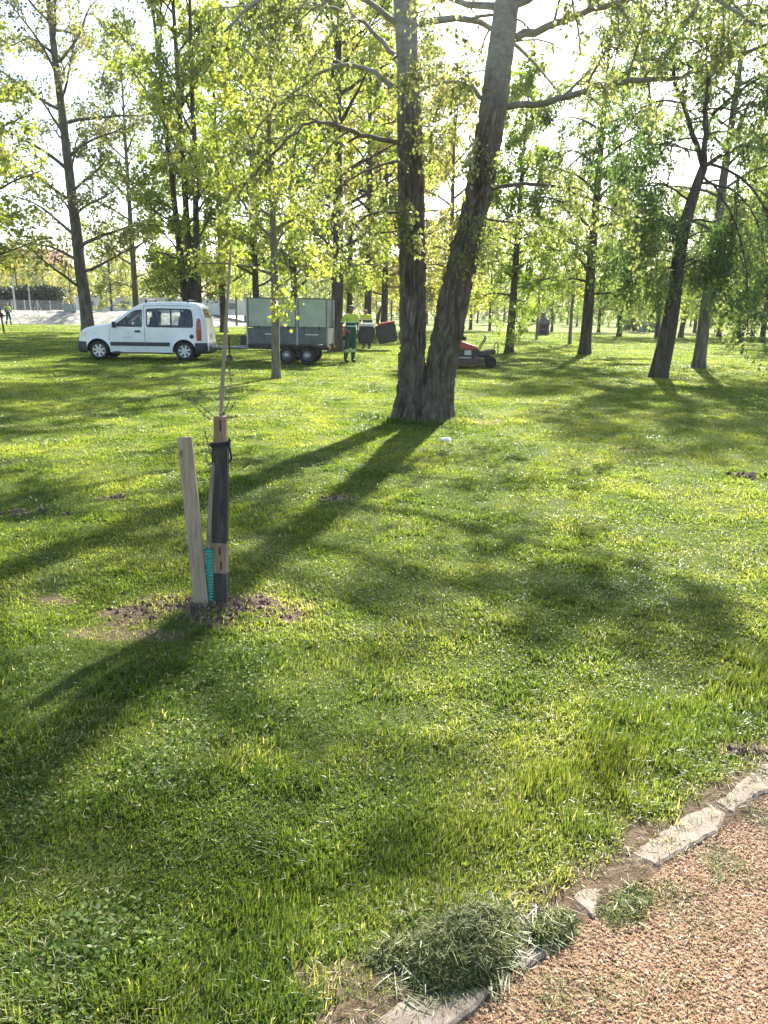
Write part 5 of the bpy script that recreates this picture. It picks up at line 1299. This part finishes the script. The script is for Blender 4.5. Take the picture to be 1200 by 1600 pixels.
# ------------------------------------------------------------------ zero-turn mower, half hidden by the big trunk (drives towards +x)
def build_zero():
    r = empty('ride_on_mower', 'red and black zero turn mower standing half behind the twin poplar', 'mower')
    m = MB(); m.prism(rounded([(-.88, .60), (-.90, .80), (-.72, .90), (-.10, .86), (.40, .70), (.44, .60)], .05), -.45, .45); m.build('body', red_p, r, bev=.03)
    m = MB(); m.prism(rounded([(-.84, .36), (-.84, .60), (.46, .60), (.60, .36)], .04), -.42, .42); m.build('engine', chass, r, bev=.02)
    m = MB(); m.box((-.30, 0, .38), (1.3, .75, .12), bev=.03); m.box((.45, 0, .36), (.85, .40, .06)); m.tube([(.1, -.3, .4), (.78, -.36, .42)], .04, 8); m.tube([(.1, .3, .4), (.78, .36, .42)], .04, 8); m.build('frame', chass, r)
    m = MB(); m.box((.10, -.44, .50), (.22, .05, .15), bev=.006); m.box((.02, -.43, .335), (.42, .03, .04)); m.build('side_cover', surf('pale_decal', (.45, .45, .42), (.6, .6, .55), rough=.5), r)
    m = MB(); m.box((-.20, 0, .95), (.50, .50, .12), bev=.05); m.box((-.50, 0, 1.2), (.14, .48, .52), rot=Matrix.Rotation(-.2, 3, 'Y'), bev=.06); m.build('seat', fab_d, r)
    for s in (-1, 1): m = MB(); m.box((-.22, s*.32, 1.02), (.36, .07, .06), bev=.02); m.build('armrest', fab_d, r)
    for s in (-1, 1):
        m = MB(); m.tube([(.46, s*.34, .55), (.54, s*.34, .72), (.66, s*.32, .92), (.68, s*.28, 1.02), (.62, s*.12, 1.06)], .018, 8); m.build('control_lever', chass, r)
    for s in (-1, 1):
        m = MB(); m.lathe([(.12, -.13), (.27, -.13), (.30, -.09), (.30, .09), (.27, .13), (.12, .13)], (-.52, s*.50, .30), 'Y', 26, close=True); ty = m.build('tyre', black_m, None, smooth_=True)
        m = MB(); m.lathe([(.13, s*.05), (.12, s*.10), (.001, s*.11)], (-.52, s*.50, .30), 'Y', 18); wh = m.build('rear_wheel', grey_m, r); ty.parent = wh
        m = MB(); m.lathe([(.06, -.075), (.17, -.075), (.19, -.05), (.19, .05), (.17, .075), (.06, .075)], (.86, s*.40, .19), 'Y', 22, close=True); ty = m.build('tyre', black_m, None, smooth_=True)
        m = MB(); m.lathe([(.07, -.06), (.05, -.07), (.05, .07), (.07, .06)], (.86, s*.40, .19), 'Y', 14); m.tube([(.86, s*.40, .19), (.80, s*.40, .45)], .03, 8); wh = m.build('front_wheel', chass, r); ty.parent = wh
    m = MB(); m.prism(rounded([(-.30, .10), (-.30, .24), (.0, .30), (.62, .28), (.70, .12)], .04), -.60, .60); m.build('cutting_deck', surf('dusty_deck', (.05, .03, .025), (.12, .08, .06), rough=.7), r, bev=.02)
    m = MB(); m.prism(rounded([(.30, .44), (.40, .52), (.95, .62), (1.02, .58), (1.0, .46), (.5, .40)], .03), -.34, .34); m.build('footplate', surf('dusty_deck', 0), r, bev=.015)
    m = MB(); m.tube([(.92, -.36, .45), (.96, -.36, .70), (.99, -.33, .84), (1.03, -.30, .86), (1.08, -.30, .80), (1.09, -.30, .45)], .018, 8); m.build('guard_rail', chass, r)
    return r
zt = build_zero(); p_ = wp(722, 560, 23.6); zt.scale = (.9, .9, .88); zt.location = (p_.x+.06, 23.6, gh(p_.x, 23.6)); zt.rotation_euler = (0, 0, -.06)

# ------------------------------------------------------------------ stake, board, cane and sapling
def wood_mat(name, a, b, c_):
    m = bpy.data.materials.new(name); n, l, p = nodes(m); p.inputs['Roughness'].default_value = .8; p.inputs['Specular IOR Level'].default_value = .25
    f = noise_out(n, l, 16, 6, .65, stretch=(2.2, 2.2, .16), dist=1.2); c = ramp(n, l, f, [(.32, a), (.5, b), (.68, c_)])
    g2 = noise_out(n, l, 120, 3, .6, stretch=(1, 1, .04)); c = mix_rgb(n, l, .4, c, ramp(n, l, g2, [(.35, (.6, .6, .6)), (.65, (1, 1, 1))]), 'MULTIPLY')
    k = n.new('ShaderNodeTexVoronoi'); k.inputs['Scale'].default_value = 3.1; tc = n.new('ShaderNodeTexCoord'); mp = n.new('ShaderNodeMapping'); mp.inputs['Scale'].default_value = (2, 2, .8); l.new(tc.outputs['Object'], mp.inputs[0]); l.new(mp.outputs[0], k.inputs['Vector'])
    c = mix_rgb(n, l, ramp(n, l, k.outputs['Distance'], [(.035, (.8, .8, .8)), (.075, (0, 0, 0))]), c, tuple(.45*v for v in a)+(1,))
    l.new(c, p.inputs['Base Color']); bn = n.new('ShaderNodeBump'); bn.inputs['Strength'].default_value = .4; bn.inputs['Distance'].default_value = .004; l.new(g2, bn.inputs['Height']); l.new(bn.outputs[0], p.inputs['Normal'])
    return m
wood_pale = wood_mat('weathered_board', (.25, .185, .12), (.38, .295, .205), (.47, .38, .275))
wood_dark = wood_mat('creosoted_post', (.034, .029, .025), (.066, .057, .050), (.11, .095, .082))
wood_tan = wood_mat('bare_post_wood', (.19, .12, .075), (.29, .195, .125), (.37, .265, .18))
YS = float(STK[1])
def slab(name, path, w, d, mat_, parent=None, seg=14, seed=0, twist=0.0):
    """a sawn timber along path (bottom, top), slightly worn edges"""
    a, b = Vector(path[0]), Vector(path[1]); m = MB(); ax = (b-a).normalized(); side = Vector((1, 0, 0)); side = (side-ax*side.dot(ax)).normalized(); fw = ax.cross(side)
    rings = []
    for k in range(seg+1):
        t = k/seg; c = a.lerp(b, t); an = twist*t; s_ = side*math.cos(an)+fw*math.sin(an); f_ = fw*math.cos(an)-side*math.sin(an); rg = []
        for u, v in ((-.5, -.5), (0, -.5), (.5, -.5), (.5, 0), (.5, .5), (0, .5), (-.5, .5), (-.5, 0)):
            e = 1+.02*mnoise.noise(Vector((u*3+seed, v*3, t*9)))
            rg.append(c+s_*u*w*e+f_*v*d*e+ax*(.004*mnoise.noise(Vector((u*9, v*9, seed))) if k == seg else 0))
        rings.append(rg)
    m.loft(rings); return m.build(name, mat_, parent, bev=.003)
B0 = Vector((STK[0]+.045, YS+.01, gh(STK[0], YS)-.06)); T0 = wp(344.5, 651, YS+.05)
post = empty('tree_stake', 'black stained wooden stake with two bare tan bands, tied to the sapling', 'stake', B0)
def onp(t): return B0.lerp(T0, t)-B0
Hs = (T0-B0).length
def zt_(py):                                            # fraction up the stake at image row py
    lo, hi = 0, 1
    for _ in range(30):
        mid = (lo+hi)/2; q = B0.lerp(T0, mid); d = q; v = (d.y*math.sin(PITCH)+(d.z-EYE)*math.cos(PITCH)); dep = d.y*math.cos(PITCH)-(d.z-EYE)*math.sin(PITCH); row = 800-FPX*v/dep
        if row > py: lo = mid
        else: hi = mid
    return lo
for py0, py1, mt, nm, ww in ((975, 898, wood_dark, 'stained_length', .083), (898, 851, wood_tan, 'bare_band', .081), (851, 697, wood_dark, 'stained_length', .082), (697, 651, wood_tan, 'bare_band', .064)):
    a, b = onp(zt_(py0) if py0 < 970 else 0), onp(zt_(py1) if py1 > 652 else 1)
    slab(nm, (a, b), ww, .055 if py1 > 652 else .045, mt, post, seed=py0)
for py in (862, 885, 668):
    c = onp(zt_(py)); m = MB(); m.box((c.x+(.004 if py != 885 else .012), c.y-.028 if py > 700 else c.y-.023, c.z), (.009, .006, .045 if py > 700 else .06)); m.build('knot', surf('knot_brown', (.05, .025, .012), (.09, .045, .02), rough=.9), post)
b0 = wp(316, 946, YS-.02); b0.z = gh(b0.x, b0.y)-.07; t0_ = wp(288.5, 683, YS+.03)
board = tag(slab('wooden_board', ((0, 0, 0), tuple(t0_-b0)), .080, .024, wood_pale, None, seed=4, twist=-.12), 'pale weathered board leaning left beside the black stake', 'board'); board.location = b0
# bamboo cane, tied behind the stake and leaning
cane = empty('bamboo_cane', 'long thin bamboo cane standing up behind the black stake', 'cane', (B0.x, B0.y, B0.z))
c0 = Vector((B0.x-.012, B0.y+.06, .0)); c1 = wp(345, 650, YS+.09); c2 = wp(352, 520, YS+.10); c3 = wp(361, 384, YS+.14)
pts, rad = resample([c0, c1, c2, c3], [.014, .0115, .009, .0055], 60); m = MB()
for k in range(0, 60, 6): rad[k] *= 1.22
m.tube([Vector(q)-B0 for q in pts], list(rad), 10); m.build('culm', wood_mat('bamboo', (.19, .145, .09), (.28, .22, .15), (.36, .295, .21)), cane, smooth_=True)
# sapling with buds, spiral guard and ties
sap = empty('sapling', 'thin newly planted sapling with small buds between board and stake', 'sapling', (B0.x-.045, B0.y+.02, gh(B0.x, B0.y)))
SO = sap.location.copy()
st = Tree(77); twm = bark_mat('sapling_bark', (.16, .135, .10), (.30, .26, .20), 30, bump=.2)
s0 = Vector((B0.x-.04, B0.y-.005, 0)); sp_pts = [s0, wp(325.5, 840, YS-.005), wp(330, 760, YS+.0), wp(337, 700, YS+.04), wp(339, 655, YS+.05)]
P, R = resample(sp_pts, [.016, .0135, .012, .011, .008], 24); st.tube([Vector(q)-SO for q in P], R, 8, cap=True)
for pts_ in ([(338, 662), (325, 655), (310, 640), (292, 618), (283, 607), (270, 596)], [(338, 655), (322, 638), (305, 628), (292, 618)], [(340, 655), (355, 642), (360, 628), (362, 610), (360, 585), (357, 560)], [(352, 652), (362, 654), (372, 650)], [(360, 640), (366, 634), (369, 622)], [(337, 700), (325, 690), (315, 697), (308, 697)], [(337, 720), (326, 705), (322, 680), (318, 668)], [(336, 740), (325, 728), (321, 712)]):
    PP = [wp(px, py, YS+.05+.012*i*(1 if pts_[0][0] < 350 else -1))-SO for i, (px, py) in enumerate(pts_)]
    k = len(PP); A_, R2 = resample(PP, np.linspace(.0042, .0018, k), k*3); st.tube(A_, R2, 5); st.tw.append(A_)
me = st.wood('stem', twm); link('stem', me, sap)
budm = leaf_mat('bud_leaf', [(0, (.05, .07, .02)), (.5, (.10, .12, .035)), (1, (.18, .19, .07))], trans=.4); tws = list(st.tw)
for q in tws:
    st.tw = [q]; link('buds', st.crown(budm, per=170, size=.013, spread=.0035, wid=.38, droop=-.3), sap)
m = MB(); a, b = Vector(P[0])-SO, Vector(sp_pts[1])-SO; b = a.lerp(b, .86); k = 20; prof = []
gz = [];
for i in range(k*4+1):
    t = i/(k*4); c = a.lerp(b, t); r_ = .021+.0045*math.cos(2*PI*i/4); gz.append([c+Vector((r_*math.cos(q), r_*math.sin(q), 0)) for q in np.linspace(0, 2*PI, 17)[:-1]])
m.loft(gz, cap=False); m.build('trunk_guard', surf('green_plastic', (.015, .21, .155), (.035, .31, .235), rough=.4, scale=40), sap, smooth_=True)
# ties
def loop(c, rx, ry, tilt, n_=24, ph=0): return [Vector((c.x+rx*math.cos(a), c.y+ry*math.sin(a), c.z+tilt*math.cos(a+ph))) for a in np.linspace(0, 2*PI, n_)]
m = MB(); c = B0.lerp(T0, zt_(699))
for dz in (0, .010): m.tube(loop(Vector((c.x-.002, c.y+.004, c.z+dz)), .049, .042, .006), .0075, 6, cap=False)
q0 = Vector((c.x+.048, c.y-.02, c.z+.01)); m.tube([q0, q0+Vector((.010, -.01, .02)), q0+Vector((.004, -.01, .03))], .006, 6); m.tube([q0, q0+Vector((.008, -.012, -.03)), q0+Vector((.014, -.01, -.07)), q0+Vector((.004, -.008, -.10))], .006, 6)
tag(m.build('rubber_tie', black_m, None), 'black rubber strap tied round the stake with a hanging end', 'tie')
m = MB(); c = Vector(resample([c0, c1, c2, c3], [1]*4, 60)[0][33]); m.tube(loop(c, .016, .016, .003), .0025, 5, cap=False); m.tube([c+Vector((-.014, -.008, 0)), c+Vector((-.02, -.01, .05)), c+Vector((-.045, -.01, .085))], .002, 5); m.tube([c+Vector((.01, -.012, 0)), c+Vector((.035, -.012, -.012)), c+Vector((.062, 0, -.02)), c+Vector((.05, 0, -.05))], .0022, 5)
tag(m.build('white_string', surf('string_white', (.6, .6, .58), rough=.8), None), 'white string knotted round the bamboo cane above the stake', 'string')

# white scrap on the lawn
g = random.Random(4); bm = bmesh.new(); bmesh.ops.create_icosphere(bm, subdivisions=3, radius=.06)
for v in bm.verts: v.co = Vector((v.co.x*1.2, v.co.y*.8, v.co.z*.5))*(1+.35*mnoise.noise(v.co*28)+.25*mnoise.noise(v.co*60))
me = bpy.data.meshes.new('paper_scrap'); bm.to_mesh(me); bm.free(); me.materials.append(surf('paper', (.75, .75, .72), (.85, .85, .83), rough=.8, scale=20))
q = gp(697, 690); tag(link('paper_scrap', me, loc=(q[0], q[1], gh(*q)+.03)), 'crumpled white paper scrap lying on the grass before the twin poplar', 'paper')

# ------------------------------------------------------------------ barbecue house across the park
q = gp(847, 524); bb = empty('stone_barbecue', 'small stone barbecue with tapering chimney hood standing far off on the lawn', 'barbecue', (q[0], q[1], gh(*q)), .1)
stn = surf('dusky_brick', (.13, .10, .115), (.22, .17, .18), rough=.9, scale=9, bump=.5)
m = MB()
for s in (-1, 1): m.box((s*.36, 0, .40), (.14, .62, .80))
m.box((0, .27, .42), (.58, .08, .80)); m.box((0, -.02, .44), (.58, .5, .08)); m.build('hearth', stn, bb)
m = MB(); m.loft([[Vector((x*.46, y*.36, .80)) for x, y in ((-1, -1), (1, -1), (1, 1), (-1, 1))], [Vector((x*.45, y*.35, .90)) for x, y in ((-1, -1), (1, -1), (1, 1), (-1, 1))], [Vector((x*.2, y*.2, 1.28)) for x, y in ((-1, -1), (1, -1), (1, 1), (-1, 1))]]); m.build('hood', stn, bb)
m = MB(); m.box((0, 0, 1.42), (.28, .28, .30)); m.box((0, 0, 1.60), (.36, .36, .06)); m.build('chimney', stn, bb)

# ------------------------------------------------------------------ bank, fence and what stands behind it on the left
bx = np.linspace(-120, -13.5, 220); prof = [(70, -.25), (71, .02), (71.8, .30), (72.6, .58), (73.4, .82), (74.4, 1.0), (76, 1.08), (90, 1.1), (150, 1.15), (330, 1.2)]
V = []
for k, (y, z) in enumerate(prof):
    for x in bx:
        w = float(smooth(-13.5, -22, x)) if False else min(1, max(0, (-13.5-x)/6)); nz = fbm(np.array(x*1.1), np.array(y*1.1+k), 4, 33)-.5
        V.append((x, y+(nz*1.2 if k < 7 else 0), z*w+(nz*.55*w if 0 < k < 7 else 0)-(0 if w > 0 else .3)))
n0 = len(bx); i = np.arange(len(prof)-1)[:, None]*n0; j = np.arange(n0-1)[None]
bankm = bpy.data.materials.new('rubble_bank'); n, l, p = nodes(bankm); p.inputs['Roughness'].default_value = .95
c = ramp(n, l, noise_out(n, l, 1.6, 7, .75), [(.36, (.16, .145, .115)), (.5, (.36, .335, .29)), (.64, (.56, .54, .50))]); c = mix_rgb(n, l, ramp(n, l, noise_out(n, l, .6, 5, .7), [(.5, (0, 0, 0)), (.64, (.7, .7, .7))]), c, (.10, .13, .04, 1)); l.new(c, p.inputs['Base Color'])
bn = n.new('ShaderNodeBump'); bn.inputs['Distance'].default_value = .3; l.new(noise_out(n, l, 3.5, 6, .75), bn.inputs['Height']); l.new(bn.outputs[0], p.inputs['Normal'])
tag(link('bank', mesh_np('bank', V, np.stack([i+j, i+j+1, i+n0+j+1, i+n0+j], -1).reshape(-1, 4), mats=[bankm], smooth_=True)), kind='structure')
FY = 76.0
def FX(px): return wp(px, 485, FY).x
fence = empty('wire_fence', 'long wire mesh fence with pale posts on top of the stone bank', 'fence', (FX(50), FY, 1.05))
fx0 = FX(-60); fx1 = FX(106); pg = surf('fence_grey', (.34, .36, .36), (.48, .5, .5), rough=.5, metal=.3)
xs = np.arange(fx0, fx1, 1.22)
for k, x in enumerate(xs):
    m = MB(); m.tube([(x-fence.location.x, 0, -.25), (x-fence.location.x, 0, 1.05)], .045, 6)
    if k % 4 == 2: 
        for s in (-1, 1): m.tube([(x-fence.location.x, 0, .85), (x-fence.location.x+s*.5, 0, -.1)], .035, 5)
    m.build('post', pg, fence)
m = MB()
for z in np.arange(.0, 1.02, .1): m.tube([(fx0-fence.location.x, 0, z), (fx1-fence.location.x, 0, z)], .010 if z not in (0,) else .014, 3)
for x in np.arange(fx0, fx1, .14): m.tube([(x-fence.location.x, 0, 0), (x-fence.location.x, 0, 1.0)], .008, 3)
m.build('mesh_panel', pg, fence)
for px, top, lab, r in ((24, 440, 'thick pale pole behind the wire fence', .11), (48, 447, 'slender pale pole right of the thick one behind the wire fence', .075)):
    a = wp(px, 485, 79); b = wp(px, top, 79); lp = empty('metal_pole', lab, 'pole', (a.x, 79, 1.0)); m = MB(); m.tube([(0, 0, 0), (0, 0, b.z-1.0)], [r, r*.7], 8); m.build('pole', pg, lp); m = MB(); m.lathe([(.001, 0), (r*.9, 0), (r*.9, .06), (.001, .10)], (0, 0, b.z-1.02), 'Z', 8); m.build('cap', pg, lp)
# hedge
g = np.random.default_rng(61); N = 16000; hx0, hx1 = wp(-40, 480, 84).x, wp(96, 480, 84).x
x = g.uniform(hx0, hx1, N); hh = 1.9+.9*fbm(x*.35, x*0+2, 3, 8); z = 1.0+hh*g.random(N)**.7; y = 84+g.normal(0, .5, N); d = g.normal(0, 1, (N, 3)); d /= np.linalg.norm(d, axis=1)[:, None]; u = np.cross(d, g.normal(0, 1, (N, 3))); u /= np.linalg.norm(u, axis=1)[:, None]
s_ = g.uniform(.2, .45, N)[:, None]; c = np.stack([x, y, z], 1); V = np.stack([c, c+d*s_*.5+u*s_*.3, c+d*s_, c+d*s_*.5-u*s_*.3], 1).reshape(-1, 3)
hed = empty('hedge', 'dark evergreen hedge behind the wire fence at the left', 'hedge', (0, 0, 0))
link('foliage', mesh_np('foliage', V, np.arange(N)[:, None]*4+np.array([0, 1, 2, 3]), mats=[leaf_mat('hedge_leaf', [(0, (.012, .022, .012)), (.6, (.025, .045, .02)), (1, (.05, .08, .03))], trans=.2)], attrs={'v': g.random(N)}), hed)
m = MB()
for xx in np.arange(hx0, hx1, 1.5): m.tube([(xx, 84, .9), (xx+.2, 84.1, 3.0)], [.07, .03], 5)
m.build('stems', bark_d, hed)
# white building, green cabinet
wx0, wx1 = wp(112, 480, 82).x, wp(392, 480, 82).x
wb = empty('white_building', 'long low white building on the bank behind the van', 'building', ((wx0+wx1)/2, 83, 1.0)); Lw = wx1-wx0
rend = surf('white_render', (.62, .62, .60), (.74, .74, .72), rough=.85, scale=.8)
m = MB(); m.box((0, 1.5, .68), (Lw, 3, 1.5)); m.build('walls', rend, wb); m = MB(); m.box((0, 1.5, 1.50), (Lw+.4, 3.4, .14)); m.build('roof', surf('pale_roof', (.5, .5, .48), (.6, .6, .58), rough=.7), wb)
for k in range(5):
    m = MB(); m.box((-Lw*.42+k*Lw*.2, -.03, .85), (.9, .08, .6)); wf = m.build('window', surf('window_grey', (.10, .12, .13), (.16, .18, .19), rough=.2), wb)
    m = MB(); m.box((-Lw*.42+k*Lw*.2, -.04, .52), (1.0, .14, .05)); m.build('sill', rend, wf)
cab = empty('green_cabinet', 'green metal cabinet at the right end of the wire fence', 'cabinet', (wp(109, 480, 75.4).x, 75.4, .95)); m = MB(); m.box((0, 0, .42), (.95, .6, .85), bev=.02); m.build('body', surf('cabinet_green', (.07, .12, .10), (.11, .17, .14), rough=.5), cab)
for s in (-1, 1): m = MB(); m.box((s*.22, -.305, .45), (.40, .02, .70), bev=.005); m.build('door', surf('cabinet_grey', (.22, .27, .25), (.30, .35, .32), rough=.5), cab)
# house with red tiled roof up on the slope
q = wp(40, 478, 165); hs = empty('brick_house', 'house with reddish tiled roof above the golden trees at the far left', 'house', (q.x, 165, 1.0), .12)
m = MB(); m.box((0, 0, 4.4), (15, 9, 8.8)); m.build('walls', surf('rosy_render', (.42, .30, .25), (.52, .40, .34), rough=.9, scale=.5), hs)
m = MB(); m.prism([(-5.2, 8.7), (0, 11.6), (5.2, 8.7)], -8.1, 8.1, axis='X'); ro = m.build('roof', surf('red_tiles', (.30, .12, .08), (.40, .19, .13), rough=.9, scale=1.5), hs); m = MB(); m.box((3, 1, 11.9), (.8, .8, 1.8)); m.build('chimney', surf('rosy_render', 0), ro)
for k in range(5):
    for zz in (2.6, 6.2):
        m = MB(); m.box((-5.6+k*2.8, -4.5, zz), (1.2, .12, 1.5)); wf = m.build('window', surf('window_grey', 0), hs); m = MB(); m.box((-5.6+k*2.8, -4.55, zz-.8), (1.4, .22, .1)); m.build('sill', rend, wf)
# dark stake at the left edge
q = gp(7, 521); es = empty('dark_post', 'thin dark post with a clamp at the left edge of the picture', 'post', (q[0], q[1], gh(*q)), 0); m = MB(); m.tube([(0, 0, -.1), (-.10, 0, 1.25), (-.22, 0, 2.6)], .05, 8); m.build('shaft', surf('rusty_wood', (.05, .028, .02), (.12, .06, .035), rough=.8), es); m = MB(); m.lathe([(.001, 0), (.10, 0), (.10, .25), (.001, .25)], (-.07, 0, .9), 'Z', 12); m.box((.08, 0, 1.02), (.16, .08, .08)); m.build('clamp', chass, es)
# shed and bush across the lawn
q = gp(1021, 519); sh = empty('grey_shed', 'low grey shed far behind the leaning willow', 'shed', (q[0], q[1], 0)); m = MB(); m.box((0, 0, .8), (2.6, 2, 1.6)); m.build('walls', surf('shed_grey', (.16, .16, .18), (.24, .24, .26), rough=.8), sh); m = MB(); m.prism([(-1.2, 1.58), (0, 2.1), (1.2, 1.58)], -1.45, 1.45, axis='X'); m.build('roof', surf('shed_roof', (.12, .12, .13), (.18, .18, .19), rough=.8), sh); m = MB(); m.box((.3, -1.01, .7), (.7, .05, 1.35)); m.build('door', surf('window_grey', 0), sh)
q = gp(990, 517); bt = Tree(88)
for k in range(26):
    a = bt.g.uniform(0, 2*PI); e = bt.g.uniform(.3, 1.4); PL, RL = bt.limb((0, 0, 0), (math.cos(a)*math.cos(e), math.sin(a)*math.cos(e), math.sin(e)), bt.g.uniform(1.2, 1.9), .02, .006, 5, .1, .1, 4); bt.branchlets(PL, RL, 4, .6, 2, .4, .1)
sb = empty('round_bush', 'pale rounded bush far off between the right hand trunks', 'bush', (q[0], q[1], gh(*q))); link('stems', bt.wood('stems', bark_d), sb); link('foliage', bt.crown(leaf_mat('pale_bush_leaf', [(0, (.12, .17, .06)), (.6, (.22, .27, .11)), (1, (.34, .38, .2))]), per=30, size=.13, spread=.08, wid=.45), sb)

# ------------------------------------------------------------------ the air
hm = bpy.data.materials.new('haze_air'); hm.use_nodes = True; n = hm.node_tree.nodes; l = hm.node_tree.links
n.remove(n['Principled BSDF']); pv = n.new('ShaderNodeVolumePrincipled'); pv.inputs['Color'].default_value = (.93, .95, .97, 1); pv.inputs['Density'].default_value = .00025; pv.inputs['Anisotropy'].default_value = .35
l.new(pv.outputs[0], n['Material Output'].inputs['Volume'])
m = MB(); m.box((0, 290, 14), (900, 720, 34)); hz = m.build('haze', hm); tag(hz, kind='stuff')
